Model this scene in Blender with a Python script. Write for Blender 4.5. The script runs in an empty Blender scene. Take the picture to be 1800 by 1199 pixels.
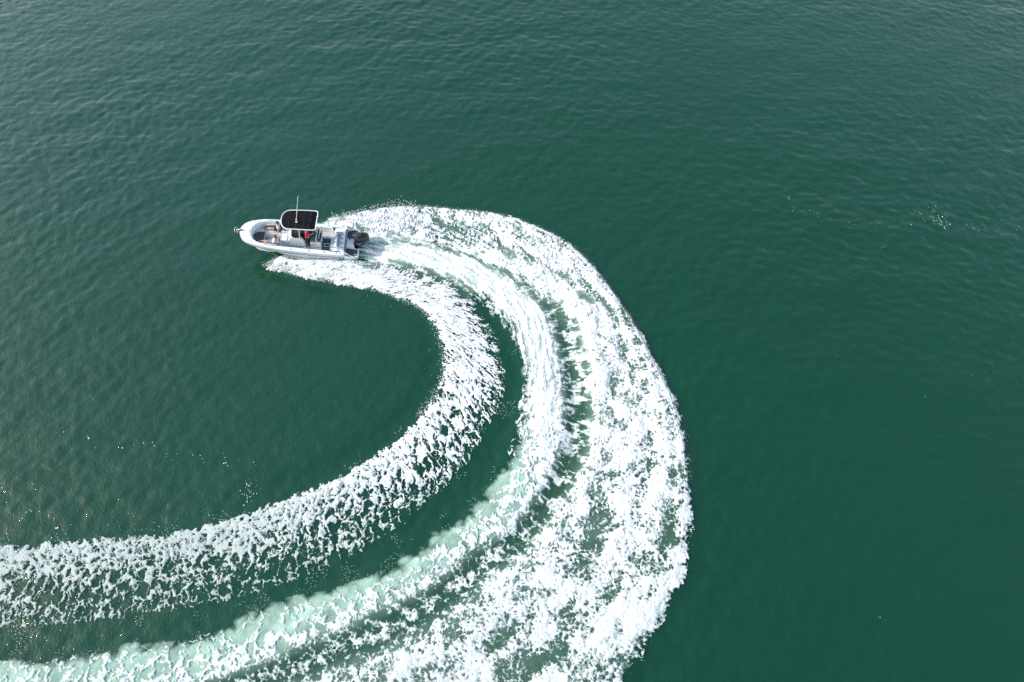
import bpy, bmesh, math, random
import numpy as np
from mathutils import Matrix, Vector

S = bpy.context.scene
COL = S.collection
R_ = math.radians

# ------------------------------------------------------------------ camera
CAM_H, CAM_PITCH, FPX = 38.0, 56.0, 1230.0          # metres, degrees below the horizon, focal length in 1/1800 frame widths
cam_d = bpy.data.cameras.new('drone_camera')
cam = bpy.data.objects.new('drone_camera', cam_d)
COL.objects.link(cam)
cam.location = (0, 0, CAM_H)
cam.rotation_euler = (R_(90 - CAM_PITCH), 0, 0)
cam_d.sensor_width = 36.0
cam_d.lens = 36.0 * FPX / 1800.0
cam_d.clip_start, cam_d.clip_end = 0.5, 20000
S.camera = cam

# ------------------------------------------------------------------ sky and sun
SUN_EL = 35.0
world = bpy.data.worlds.new('World')
S.world = world
world.use_nodes = True
nt = world.node_tree
sky = nt.nodes.new('ShaderNodeTexSky')
sky.sky_type = 'NISHITA'
sky.sun_disc = False
sky.sun_elevation = R_(SUN_EL)
sky.sun_rotation = R_(270)
sky.dust_density = 1.5
sky.air_density = 1.6
sky.ozone_density = 1.0
bg = nt.nodes['Background']
bg.inputs['Strength'].default_value = 0.15
nt.links.new(sky.outputs[0], bg.inputs[0])

sun_d = bpy.data.lights.new('sun', 'SUN')
sun_d.energy = 3.0
sun_d.angle = R_(0.53)
sun_d.color = (1.0, 0.98, 0.955)
sun = bpy.data.objects.new('sun', sun_d)
COL.objects.link(sun)
sun_dir = Vector((-math.cos(R_(SUN_EL)), -0.03, math.sin(R_(SUN_EL))))
sun.rotation_euler = sun_dir.to_track_quat('Z', 'Y').to_euler()

S.view_settings.view_transform = 'Standard'
S.view_settings.look = 'None'
S.view_settings.gamma = 1.0
S.view_settings.use_curve_mapping = False
S.view_settings.exposure = 0.68
S.cycles.use_denoising = False            # a little grain, as in the photograph
S.cycles.use_adaptive_sampling = False
S.cycles.sample_clamp_indirect = 1.5
S.cycles.blur_glossy = 1.0
S.cycles.max_bounces = 8
S.cycles.transparent_max_bounces = 12
S.cycles.caustics_reflective = False
S.cycles.caustics_refractive = False

random.seed(5)
RNG = np.random.default_rng(11)

# ------------------------------------------------------------------ photo measurements -> ground metres
_p = R_(CAM_PITCH)
_fw = np.array([0, math.cos(_p), -math.sin(_p)])
_up = np.array([0, math.sin(_p), math.cos(_p)])


def ground(px, py, z=0.0):
    """Point of the sea that was measured at a pixel of the 1800 x 1199 photograph."""
    px = np.asarray(px, float)
    py = np.asarray(py, float)
    dx = (px - 900) / FPX
    dy = -(py - 599.5) / FPX
    d1 = _fw[1] + _up[1] * dy
    d2 = _fw[2] + _up[2] * dy
    t = (z - CAM_H) / d2
    return dx * t, d1 * t


# ------------------------------------------------------------------ numpy noise
def _h(ix, iy, seed):
    h = (ix.astype(np.int64) * 374761393 + iy.astype(np.int64) * 668265263 + seed * 974711) & 0xFFFFFFFF
    h = ((h ^ (h >> 13)) * 1274126177) & 0xFFFFFFFF
    h = ((h ^ (h >> 16)) * 2246822519) & 0xFFFFFFFF
    return (h ^ (h >> 15)) & 0xFFFFFFFF


def perlin(x, y, seed=0):
    x0 = np.floor(x)
    y0 = np.floor(y)
    fx = (x - x0).astype(np.float32)
    fy = (y - y0).astype(np.float32)
    ix = x0.astype(np.int64)
    iy = y0.astype(np.int64)
    u = fx * fx * fx * (fx * (fx * 6 - 15) + 10)
    v = fy * fy * fy * (fy * (fy * 6 - 15) + 10)

    def g(dx, dy):
        a = (_h(ix + dx, iy + dy, seed) & 0xFFFF).astype(np.float32) * (6.2831853 / 65536)
        return np.cos(a) * (fx - dx) + np.sin(a) * (fy - dy)
    n0 = g(0, 0) * (1 - u) + g(1, 0) * u
    n1 = g(0, 1) * (1 - u) + g(1, 1) * u
    return (n0 * (1 - v) + n1 * v) * 1.5


def fbm(x, y, octv=4, seed=0, gain=0.5, ridged=False):
    a, s, tot = 1.0, 0.0, 0.0
    f = 1.0
    for k in range(octv):
        n = perlin(x * f + 13.7 * k, y * f - 7.1 * k, seed + 31 * k)
        if ridged:
            n = 1 - 2 * np.abs(n)
        s = s + a * n
        tot += a
        a *= gain
        f *= 2.03
    return s / tot


def worley(x, y, seed=0, jit=0.9):
    ix = np.floor(x).astype(np.int64)
    iy = np.floor(y).astype(np.int64)
    f1 = np.full(x.shape, 9.0, np.float32)
    f2 = np.full(x.shape, 9.0, np.float32)
    for dx in (-1, 0, 1):
        for dy in (-1, 0, 1):
            h = _h(ix + dx, iy + dy, seed)
            cx = ix + dx + 0.5 + jit * ((h & 0xFFFF) / 65536.0 - 0.5)
            cy = iy + dy + 0.5 + jit * ((h >> 16) / 65536.0 - 0.5)
            d = np.sqrt((cx - x) ** 2 + (cy - y) ** 2).astype(np.float32)
            f2 = np.minimum(f2, np.maximum(f1, d))
            f1 = np.minimum(f1, d)
    return f1, f2


def equalize(a):
    """Spread a pattern's values evenly over 0..1, so that a density means a covered share."""
    q = np.quantile(a.ravel()[::37], np.linspace(0, 1, 257))
    return np.interp(a.ravel(), q, np.linspace(0, 1, 257)).reshape(a.shape).astype(np.float32)


def sstep(a, b, x):
    t = np.clip((x - a) / (b - a), 0, 1)
    return t * t * (3 - 2 * t)


# ------------------------------------------------------------------ material helpers
def mat(name, color, rough=0.5, metal=0.0, var=0.0, vscale=8.0, bump=0.0, coat=0.0, spec=0.5, dirt=None):
    m = bpy.data.materials.new(name)
    m.use_nodes = True
    n = m.node_tree.nodes
    l = m.node_tree.links
    b = n['Principled BSDF']
    b.inputs['Base Color'].default_value = (*color, 1)
    b.inputs['Roughness'].default_value = rough
    b.inputs['Metallic'].default_value = metal
    b.inputs['Coat Weight'].default_value = coat
    b.inputs['Specular IOR Level'].default_value = spec
    if var or bump:
        tc = n.new('ShaderNodeTexCoord')
        nz = n.new('ShaderNodeTexNoise')
        nz.inputs['Scale'].default_value = vscale
        nz.inputs['Detail'].default_value = 5
        l.new(tc.outputs['Object'], nz.inputs['Vector'])
        if var:
            rp = n.new('ShaderNodeMapRange')
            rp.inputs['From Min'].default_value = 0.3
            rp.inputs['From Max'].default_value = 0.7
            rp.inputs['To Min'].default_value = 1 - var
            rp.inputs['To Max'].default_value = 1 + var
            l.new(nz.outputs['Fac'], rp.inputs['Value'])
            mx = n.new('ShaderNodeMix')
            mx.data_type = 'RGBA'
            mx.blend_type = 'MULTIPLY'
            mx.inputs['Factor'].default_value = 1
            mx.inputs['A'].default_value = (*color, 1)
            l.new(rp.outputs['Result'], mx.inputs['B'])
            l.new(mx.outputs['Result'], b.inputs['Base Color'])
        if bump:
            bp = n.new('ShaderNodeBump')
            bp.inputs['Strength'].default_value = bump
            bp.inputs['Distance'].default_value = 0.01
            l.new(nz.outputs['Fac'], bp.inputs['Height'])
            l.new(bp.outputs['Normal'], b.inputs['Normal'])
    return m


def tag(o, label=None, cat=None, group=None, kind=None):
    if label:
        o['label'] = label
    if cat:
        o['category'] = cat
    if group:
        o['group'] = group
    if kind:
        o['kind'] = kind
    return o


def grid_mesh(name, P, keep=None, attrs=None, smooth=True):
    """Mesh from an (n, m, 3) array of points; keep = (n-1, m-1) mask of the quads to build."""
    n, m = P.shape[:2]
    idx = np.arange(n * m).reshape(n, m)
    q = np.stack([idx[:-1, :-1], idx[1:, :-1], idx[1:, 1:], idx[:-1, 1:]], -1)
    q = q[keep] if keep is not None else q.reshape(-1, 4)
    used = np.zeros(n * m, bool)
    used[q.ravel()] = True
    remap = np.cumsum(used) - 1
    v = P.reshape(-1, 3)[used].astype(np.float32)
    q = remap[q].astype(np.int32)
    me = bpy.data.meshes.new(name)
    me.vertices.add(len(v))
    me.vertices.foreach_set('co', v.ravel())
    me.loops.add(q.size)
    me.loops.foreach_set('vertex_index', q.ravel())
    me.polygons.add(len(q))
    me.polygons.foreach_set('loop_start', np.arange(0, q.size, 4, dtype=np.int32))
    me.update(calc_edges=True)
    if smooth:
        me.polygons.foreach_set('use_smooth', np.ones(len(q), bool))
    for k, a in (attrs or {}).items():
        at = me.attributes.new(k, 'FLOAT', 'POINT')
        at.data.foreach_set('value', a.reshape(-1)[used].astype(np.float32))
    me.validate()
    return me
# ------------------------------------------------------------------ boat pose (needed for the water under it)
BOAT_POS = Vector((-10.90, 33.75, 0.0))
BOAT_HEAD, BOAT_TRIM, BOAT_HEEL = 3.1692, 0.0850, 0.0696
_c, _s = math.cos, math.sin
_Rz = Matrix.Rotation(BOAT_HEAD, 3, 'Z')
_Ry = Matrix(((_c(BOAT_TRIM), 0, -_s(BOAT_TRIM)), (0, 1, 0), (_s(BOAT_TRIM), 0, _c(BOAT_TRIM))))
_Rx = Matrix(((1, 0, 0), (0, _c(BOAT_HEEL), _s(BOAT_HEEL)), (0, -_s(BOAT_HEEL), _c(BOAT_HEEL))))
BOAT_M = Matrix.Translation(BOAT_POS) @ (_Rz @ _Ry @ _Rx).to_4x4()


def boat_xy(x, y):
    """World xy -> the boat's own fore-and-aft and athwart coordinates."""
    dx, dy = x - BOAT_POS.x, y - BOAT_POS.y
    c, s = math.cos(BOAT_HEAD), math.sin(BOAT_HEAD)
    return dx * c + dy * s, -dx * s + dy * c


def under_hull(x, y):
    """1 well inside the hull's footprint at the waterline, 0 outside."""
    X, Y = boat_xy(x, y)
    half = np.interp(X, [0.2, 0.9, 3.5, 5.2, 6.2, 6.9], [0.75, 0.85, 0.85, 0.68, 0.35, 0.02], left=0.0, right=0.0)
    return sstep(0.0, 0.18, half - np.abs(Y))


# ------------------------------------------------------------------ wind waves
_wr = np.random.default_rng(3)
WAVES = []
for lam, n, slope in ((6.5, 5, 0.012), (3.6, 7, 0.022), (2.1, 10, 0.024), (1.3, 14, 0.040), (0.82, 20, 0.060), (0.58, 24, 0.056)):
    for _ in range(n):
        L = lam * _wr.uniform(0.78, 1.28)
        th = R_(100) + _wr.normal(0, 0.75)
        k = 2 * math.pi / L
        WAVES.append((k * math.cos(th), k * math.sin(th), slope / k * 1.414 / math.sqrt(n), _wr.uniform(0, 6.28)))


def wind_waves(x, y):
    z = np.zeros(x.shape, np.float32)
    gx = x + 0.5 * perlin(x * 0.13, y * 0.13, 91)
    gy = y + 0.5 * perlin(x * 0.13 + 40, y * 0.13, 92)
    for kx, ky, a, p in WAVES:
        z += a * np.sin((gx * kx + gy * ky + p)).astype(np.float32)
    gust = 0.85 + 0.5 * perlin(x * 0.045, y * 0.045, 77)
    return z * gust


# ------------------------------------------------------------------ wake: landmark lines, station by station (photo pixels)
LM = [
 # inner edge   inner band out  wash inner    wash outer    strand        ridge foot    ridge crest   outer edge
 [(466, 470), (500, 450), (520, 445), (530, 430), (538, 425), (545, 418), (558, 402), (570, 388)],
 [(530, 487), (570, 460), (600, 446), (612, 432), (615, 424), (618, 416), (622, 400), (630, 378)],
 [(600, 500), (650, 466), (662, 455), (672, 434), (676, 430), (680, 425), (690, 410), (700, 367)],
 [(665, 513), (725, 482), (735, 464), (750, 440), (755, 436), (760, 432), (768, 424), (785, 371)],
 [(715, 530), (795, 505), (810, 490), (838, 466), (844, 462), (852, 456), (872, 446), (905, 388)],
 [(752, 553), (838, 548), (868, 532), (910, 507), (922, 503), (937, 496), (962, 486), (1012, 443)],
 [(774, 592), (864, 595), (905, 577), (960, 562), (978, 558), (1002, 553), (1030, 546), (1092, 540)],
 [(785, 640), (884, 655), (925, 640), (980, 632), (1000, 632), (1028, 630), (1046, 628), (1143, 627)],
 [(772, 690), (880, 705), (922, 705), (988, 705), (1010, 708), (1040, 712), (1055, 712), (1187, 718)],
 [(740, 735), (858, 752), (910, 765), (982, 780), (1005, 790), (1030, 798), (1050, 800), (1208, 812)],
 [(690, 783), (820, 815), (885, 825), (955, 845), (975, 860), (992, 872), (1010, 885), (1209, 905)],
 [(625, 825), (762, 876), (835, 888), (895, 925), (915, 945), (935, 960), (955, 975), (1200, 990)],
 [(545, 862), (700, 930), (772, 943), (831, 965), (850, 990), (870, 1010), (892, 1030), (1160, 1075)],
 [(455, 898), (620, 985), (690, 996), (745, 1035), (772, 1050), (795, 1075), (815, 1100), (1100, 1185)],
 [(360, 928), (520, 1030), (590, 1033), (655, 1078), (690, 1100), (715, 1128), (735, 1155), (1030, 1280)],
 [(250, 945), (410, 1065), (480, 1058), (560, 1120), (590, 1143), (610, 1170), (635, 1195), (930, 1370)],
 [(130, 953), (280, 1090), (370, 1115), (440, 1172), (470, 1190), (490, 1215), (515, 1245), (800, 1450)],
 [(0, 965), (130, 1110), (230, 1138), (300, 1210), (330, 1230), (350, 1255), (370, 1290), (640, 1530)],
 [(-140, 975), (-20, 1120), (80, 1160), (150, 1240), (170, 1265), (190, 1290), (210, 1330), (450, 1600)],
 [(-290, 985), (-180, 1130), (-80, 1165), (-20, 1250), (0, 1280), (20, 1310), (40, 1350), (260, 1660)],
]
LM = np.array(LM, float)
_gx, _gy = ground(LM[..., 0], LM[..., 1])
LG = np.stack([_gx, _gy], -1)                      # stations x lines x 2
NST = len(LG)


def cr(A, u):
    """Catmull-Rom along axis 0 of A at parameters u."""
    u = np.clip(u, 0, len(A) - 1.0001)
    i = np.floor(u).astype(int)
    f = (u - i).reshape((-1,) + (1,) * (A.ndim - 1))
    g = lambda k: A[np.clip(i + k, 0, len(A) - 1)]
    p0, p1, p2, p3 = g(-1), g(0), g(1), g(2)
    return 0.5 * (2 * p1 + (p2 - p0) * f + (2 * p0 - 5 * p1 + 4 * p2 - p3) * f ** 2 + (3 * p1 - p0 - 3 * p2 + p3) * f ** 3)


# stations spaced evenly along the mean of the inner and outer edges
_uu = np.linspace(0, NST - 1.001, 4000)
_mid = cr(LG, _uu)
_len = np.concatenate([[0], np.cumsum(0.5 * np.hypot(*np.diff(_mid[:, 0], axis=0).T) + 0.5 * np.hypot(*np.diff(_mid[:, 7], axis=0).T))])
NS = 1800
U = np.interp(np.linspace(0, _len[-1], NS), _len, _uu)
T = np.concatenate([np.linspace(-0.35, 0, 24)[:-1], np.linspace(0, 1, 125)[:-1], np.linspace(1, 2, 45)[:-1], np.linspace(2, 3, 85)[:-1],
                    np.linspace(3, 4, 28)[:-1], np.linspace(4, 5, 28)[:-1], np.linspace(5, 6, 28)[:-1], np.linspace(6, 7, 165)[:-1],
                    np.linspace(7, 7.14, 26)])
NTT = len(T)
LN = cr(LG, U)                                       # NS x 8 x 2
ti = np.clip(np.floor(T).astype(int), 0, 6)
tf = T - ti
WX = LN[:, ti, 0] * (1 - tf) + LN[:, ti + 1, 0] * tf
WY = LN[:, ti, 1] * (1 - tf) + LN[:, ti + 1, 1] * tf
TT = np.broadcast_to(T, (NS, NTT))
UU = np.broadcast_to(U[:, None], (NS, NTT))
# arc length along chosen lines (one value per station, so patterns do not shear) and distance across
arc = lambda k: np.concatenate([[0], np.cumsum(np.hypot(*np.diff(LN[:, k], axis=0).T))])
ARC_B = np.broadcast_to(arc(0)[:, None] * 0.55 + arc(1)[:, None] * 0.45, (NS, NTT))
ARC_C = np.broadcast_to(arc(3)[:, None], (NS, NTT))
ARC_D = np.broadcast_to(arc(6)[:, None] * 0.6 + arc(7)[:, None] * 0.4, (NS, NTT))
CW = np.concatenate([np.zeros((NS, 1)), np.cumsum(np.hypot(np.diff(WX, axis=1), np.diff(WY, axis=1)), axis=1)], axis=1)
BW = np.hypot(*(LN[:, 1:] - LN[:, :-1]).transpose(2, 0, 1))     # widths of the seven bands

# how much of the surface is covered with foam: rows = stations, columns = places across
TN = np.array([-.3, -.03, .05, .3, .6, .85, 1., 1.3, 1.8, 2., 2.2, 2.6, 2.9, 3.08, 3.5, 4., 4.5, 5., 5.5, 6., 6.25, 6.5, 6.75, 6.93, 7., 7.05])
DEN = {
 0:  [0, 0, .6, .75, .85, .9, .9, .8, .5, .2, 0, 0, 0, 0, 0, 0, 0, 0, .2, .3, .35, .4, .4, .25, .1, 0],
 1:  [0, 0, .85, .95, .97, .97, .95, .7, .2, .1, 0, 0, 0, 0, 0, 0, .1, .3, .7, .93, .95, .95, .9, .6, .35, 0],
 2:  [0, 0, .85, .95, .9, .75, .6, .4, .55, .75, .9, .92, .88, .75, .65, .6, .6, .65, .82, .93, .96, .96, .95, .85, .4, 0],
 3:  [0, 0, .85, .93, .84, .62, .42, .25, .4, .88, .99, 1, .99, .85, .58, .45, .42, .48, .6, .8, .62, .76, .9, .92, .5, 0],
 4:  [0, 0, .82, .92, .86, .62, .38, .12, .25, .75, .96, .98, .93, .65, .3, .28, .45, .85, .96, .82, .55, .74, .87, .92, .5, 0],
 6:  [0, 0, .8, .92, .86, .6, .3, .04, .1, .6, .92, .97, .85, .55, .22, .2, .35, .65, .95, .98, .88, .78, .78, .85, .5, 0],
 8:  [0, 0, .8, .9, .8, .5, .15, .03, .06, .45, .85, .93, .82, .5, .25, .25, .35, .5, .85, .96, .78, .72, .76, .9, .55, 0],
 10: [0, 0, 0.96, 0.781, 0.499, 0.342, 0.14, 0.03, 0.04, 0.03, 0.072, 0.53, 0.705, 0.55, 0.28, 0.3, 0.2, 0.35, 0.68, 0.85, 0.7, 0.68, 0.74, 0.92, 0.55, 0],
 12: [0, 0, 0.97, 0.763, 0.387, 0.252, 0.11, 0.03, 0.02, 0.02, 0.036, 0.354, 0.654, 0.42, 0.14, 0.5, 0.16, 0.4, 0.72, 0.82, 0.66, 0.68, 0.74, 0.9, 0.55, 0],
 14: [0, 0, 0.97, 0.688, 0.344, 0.216, 0.09, 0.02, 0.01, 0.03, 0.072, 0.306, 0.55, 0.3, 0.12, 0.62, 0.12, 0.36, 0.7, 0.78, 0.7, 0.7, 0.74, 0.88, 0.5, 0],
 16: [0, 0, 0.97, 0.632, 0.327, 0.198, 0.09, 0.02, 0.02, 0.1, 0.18, 0.34, 0.499, 0.28, 0.14, 0.62, 0.14, 0.4, 0.68, 0.76, 0.7, 0.7, 0.74, 0.87, 0.5, 0],
 19: [0, 0, 0.97, 0.632, 0.327, 0.198, 0.09, 0.02, 0.02, 0.1, 0.18, 0.34, 0.499, 0.28, 0.14, 0.62, 0.14, 0.4, 0.68, 0.76, 0.7, 0.7, 0.74, 0.87, 0.5, 0],
}
# milky, bubble-filled water under and beside the foam
MLK = {
 0:  [0] * 26,
 1:  [0, 0, .2, .3, .3, .3, .2, .2, 0, 0, 0, 0, 0, 0, 0, 0, 0, 0, .2, .3, .3, .3, .3, .2, 0, 0],
 2:  [0, 0, .1, .2, .3, .3, .3, .5, .7, .75, .75, .75, .75, .75, .75, .75, .7, .7, .6, .4, .4, .4, .3, .2, 0, 0],
 3:  [0, 0, .05, .1, .2, .2, .15, .15, .3, .75, .9, .9, .9, .75, .45, .3, .25, .25, .25, .25, .2, .25, .3, .2, 0, 0],
 4:  [0, 0, .05, .1, .1, .1, .1, .15, .35, .8, .9, .9, .85, .75, .6, .35, .35, .5, .6, .5, .3, .3, .3, .2, 0, 0],
 6:  [0, 0, .02, .05, .05, .05, .02, .02, .05, .5, .85, .85, .8, .5, .2, .12, .2, .4, .55, .5, .35, .3, .3, .2, 0, 0],
 8:  [0.0, 0.0, 0.02, 0.03, 0.03, 0.03, 0.0, 0.0, 0.05, 0.65, 0.85, 0.85, 0.75, 0.4, 0.07, 0.07, 0.07, 0.3, 0.45, 0.45, 0.3, 0.25, 0.25, 0.2, 0.0, 0.0],
 10: [0.0, 0.0, 0.02, 0.03, 0.02, 0.0, 0.0, 0.0, 0.08, 0.9, 0.97, 0.97, 0.75, 0.3, 0.07, 0.07, 0.07, 0.2, 0.3, 0.3, 0.18, 0.14, 0.14, 0.15, 0.0, 0.0],
 12: [0.0, 0.0, 0.02, 0.02, 0.0, 0.0, 0.0, 0.0, 0.1, 0.92, 0.97, 0.97, 0.75, 0.3, 0.07, 0.07, 0.07, 0.25, 0.3, 0.3, 0.18, 0.14, 0.14, 0.15, 0.0, 0.0],
 14: [0.0, 0.0, 0.02, 0.02, 0.0, 0.0, 0.0, 0.0, 0.08, 0.8, 0.97, 0.97, 0.75, 0.3, 0.07, 0.07, 0.07, 0.25, 0.3, 0.28, 0.18, 0.15, 0.15, 0.15, 0.0, 0.0],
 16: [0.0, 0.0, 0.02, 0.02, 0.0, 0.0, 0.0, 0.0, 0.05, 0.8, 0.97, 0.97, 0.75, 0.3, 0.07, 0.07, 0.07, 0.28, 0.3, 0.3, 0.28, 0.22, 0.22, 0.2, 0.0, 0.0],
 19: [0.0, 0.0, 0.02, 0.02, 0.0, 0.0, 0.0, 0.0, 0.05, 0.8, 0.97, 0.97, 0.75, 0.3, 0.07, 0.07, 0.07, 0.28, 0.3, 0.3, 0.28, 0.22, 0.22, 0.2, 0.0, 0.0],
}


def table(tb, t, u):
    """Look a station table up at (t, u) arrays."""
    rows = sorted(tb)
    A = np.array([tb[r] for r in rows], float)
    tg = np.linspace(-0.4, 7.2, 761)
    A = np.array([np.interp(tg, TN, a) for a in A])
    full = np.array([np.interp(np.arange(0, 19.01, 0.25), rows, A[:, j]) for j in range(len(tg))])   # tg x uq
    fi = np.clip((t + 0.4) / 0.01, 0, 759.99)
    fu = np.clip(u / 0.25, 0, full.shape[1] - 1.001)
    i0 = fi.astype(int)
    j0 = fu.astype(int)
    a = fi - i0
    b = fu - j0
    return (full[i0, j0] * (1 - a) * (1 - b) + full[i0 + 1, j0] * a * (1 - b) + full[i0, j0 + 1] * (1 - a) * b + full[i0 + 1, j0 + 1] * a * b).astype(np.float32)


# ragged band edges: move the look-up place by a noise measured in metres
bw = BW[:, ti]
bw = np.maximum(bw, 0.25)
edge = 0.30 * fbm(WX * 0.8, WY * 0.8, 3, 5) + 0.16 * fbm(WX * 3.1, WY * 3.1, 3, 6)
puff_f1, _ = worley(WX * 0.85 + 0.4 * perlin(WX, WY, 8), WY * 0.85 + 0.4 * perlin(WX + 9, WY, 8), 9)
puff = 0.5 - puff_f1                                      # rounded, cauliflower-like lobes
dm = edge * 1.0
near7 = sstep(5.9, 6.8, TT)
near0 = 1 - sstep(0.1, 0.5, TT)
dm = dm + near7 * (0.35 * puff + 0.25 * fbm(WX * 6, WY * 6, 2, 15)) - near0 * (0.4 * puff)
te = TT - dm / bw * 0.9
den = table(DEN, te, UU)
# the milky water ends in soft rounded billows on the inner side
bil = 1.0 * np.abs(perlin(WX * 0.75, WY * 0.75, 7)) + 0.45 * np.abs(perlin(WX * 1.9, WY * 1.9, 8)) + 0.15 * np.abs(perlin(WX * 4.5, WY * 4.5, 18))
mm = sstep(-0.25, 0.42, (TT - 2.0) * bw + bil - 0.55)
mm = np.where(UU > 4.5, mm * (TT > 1.25), 1.0)
mlk = table(MLK, np.where((UU > 4.5) & (TT > 1.25), np.maximum(TT, 2.08), TT), UU) * mm
mlk = mlk * np.clip(0.90 + 0.55 * fbm(WX * 0.6 + 0.5 * fbm(WX, WY, 3, 86), WY * 0.6 + 0.5 * fbm(WX + 5, WY, 3, 86), 5, 85, 0.6), 0.4, 1.05)

# patterns -----------------------------------------------------------------
def veins(x, y, seed, f=1.0, kn=0.36, thread=1.0):
    """Torn foam: knots joined by threads, holes of many sizes."""
    ax = x + (0.55 * fbm(x * 0.7 * f, y * 0.7 * f, 3, seed + 1) + 0.20 * fbm(x * 2.6 * f, y * 2.6 * f, 2, seed + 2)) / f
    ay = y + (0.55 * fbm(x * 0.7 * f + 40, y * 0.7 * f, 3, seed + 3) + 0.20 * fbm(x * 2.6 * f + 40, y * 2.6 * f, 2, seed + 4)) / f
    w1, w2 = worley(ax * 1.15 * f, ay * 1.15 * f, seed + 5)
    v1, v2 = worley(ax * 2.5 * f, ay * 2.5 * f, seed + 6)
    rg = fbm(ax * 1.3 * f, ay * 1.3 * f, 5, seed + 7, 0.62, ridged=True)
    knots = fbm(x * 0.9 * f, y * 0.9 * f, 4, seed + 8, 0.6)
    u1, u2 = worley(ax * 4.6 * f, ay * 4.6 * f, seed + 9)
    return equalize(0.50 * rg - thread * (0.60 * (w2 - w1) + 0.46 * (v2 - v1) + 0.22 * (u2 - u1)) + kn * knots)


lace = 0.5 * veins(WX, WY, 300, 1.3) + 0.5 * veins(WX, WY, 320, 1.2, 0.15, 1.5)
# trailing strands of the inner band, drawn out across the wake
sb = ARC_B - 0.75 * CW
strand = veins(sb * 1.1, CW * 0.66, 330, 1.7)
thin = veins(sb * 1.15 + 0.25 * fbm(WX * 2, WY * 2, 3, 350), CW * 0.50 + 0.25 * fbm(WX * 2 + 9, WY * 2, 3, 351), 360, 1.4, 0.12, 2.2)
wt = sstep(0.15, 0.5, TT) * sstep(5.5, 9.0, UU)
strand = strand * (1 - wt) + thin * wt
wx1 = WX + 0.42 * fbm(WX * 0.9, WY * 0.9, 3, 21)
wy1 = WY + 0.42 * fbm(WX * 0.9 + 50, WY * 0.9, 3, 22)
# streaks across the trough
st_ = fbm(ARC_C * 2.4 + 1.2 * fbm(WX, WY, 3, 51), CW * 0.9, 4, 52)
st2 = fbm(ARC_D * 2.6, CW * 0.9, 4, 53, ridged=True)
streak = equalize(0.5 * st_ + 0.3 * st2 + 0.55 * fbm(WX * 1.1, WY * 1.1, 5, 54, 0.6))
# churned outer band: lumps, pits and fibres
qx = ARC_D + 0.5 * fbm(WX * 0.8, WY * 0.8, 3, 61)
qy = CW + 0.5 * fbm(WX * 0.8 + 30, WY * 0.8, 3, 62)
lump = fbm(qx * 1.05, qy * 0.72, 3, 63, 0.55)
pit = fbm(qx * 3.0, qy * 2.0, 4, 64, 0.62, ridged=True)
fib = fbm(ARC_D * 9.0 + 0.8 * fbm(WX * 2, WY * 2, 2, 65), CW * 2.4, 3, 66, 0.6)
lump = lump * (1 - 0.8 * sstep(6, 11, UU)) + 0.8 * sstep(6, 11, UU) * fbm(WX * 0.85 + 0.35 * fbm(WX * 1.5, WY * 1.5, 2, 76), WY * 0.85 + 0.35 * fbm(WX * 1.5 + 7, WY * 1.5, 2, 76), 4, 68, 0.55)
pit = pit * (1 - 0.7 * sstep(6, 11, UU)) + 0.7 * sstep(6, 11, UU) * fbm(WX * 2.3 + 0.3 * fbm(WX * 2, WY * 2, 2, 70), WY * 2.3, 4, 69, 0.6, ridged=True)
fib = fib * (1 - 0.75 * sstep(6, 11, UU)) + 0.75 * sstep(6, 11, UU) * fbm(WX * 6, WY * 6, 3, 75, 0.6)
churn = equalize(0.60 * lump + 0.46 * pit + 0.34 * fib)
d1, d2 = worley(wx1 * 1.9, wy1 * 1.9, 67)
churn2 = equalize(churn * 1.0 - 0.5 * (d2 - d1))
fine = fbm(WX * 7.5, WY * 7.5, 3, 71)
finer = perlin(WX * 17, WY * 17, 72)


def ramp(a, b):
    return sstep(a, b, TT)


age = sstep(3.0, 13.0, UU)
wB = 1 - ramp(1.2, 1.6)
wC = ramp(1.2, 1.6) * (1 - ramp(2.85, 3.15))
wT = ramp(2.85, 3.15) * (1 - ramp(5.0, 5.6))
wD = ramp(5.0, 5.6)
headB = 1 - sstep(4.0, 8.5, UU)
patB = strand * (1 - 0.55 * headB) + churn * 0.55 * headB
ltail = sstep(9.0, 12.5, UU)
along = equalize(fbm(ARC_C * 0.55 + 0.4 * fbm(WX, WY, 2, 55), CW * 3.2 + 0.7 * fbm(WX * 0.7, WY * 0.7, 3, 56), 5, 57, 0.6) + 0.25 * fbm(WX * 3, WY * 3, 3, 58))
wa = 1 - sstep(4.0, 7.5, UU)
wc = 1 - sstep(6.5, 10.0, UU)
patT = streak * (1 - 0.75 * ltail) + lace * 0.75 * ltail
patT = patT * (1 - 0.7 * wa) + 0.7 * wa * along
net = veins(WX, WY, 390, 0.95, 0.10, 2.2)
patC = (0.35 * lace + 0.65 * net) * (1 - 0.75 * wc) + 0.75 * wc * along
patD = churn * (1 - 0.45 * age) + (0.6 * lace + 0.4 * churn2) * 0.45 * age
patD = patD * (1 - 0.45 * wa) + 0.45 * wa * along
groove = equalize(fbm(ARC_D * 0.22 + 0.25 * fbm(WX * 0.6, WY * 0.6, 2, 88), TT * 4.2 + 0.35 * fbm(WX * 0.5, WY * 0.5, 3, 89), 4, 87, 0.6))
wg = 0.40 * sstep(3.0, 6.0, UU) * sstep(5.95, 6.3, TT)
patD = patD * (1 - wg) + groove * wg
pat = equalize(patB * wB + patC * wC + patT * wT + patD * wD + 0.05 * fine + 0.02 * finer)
soft = 0.07 * wB + (0.09 + 0.22 * wc) * wC + (0.36 - 0.2 * ltail) * wT + (0.14 - 0.02 * age) * wD
soft = soft + 0.12 * (1 - sstep(1.5, 4.0, UU))
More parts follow.
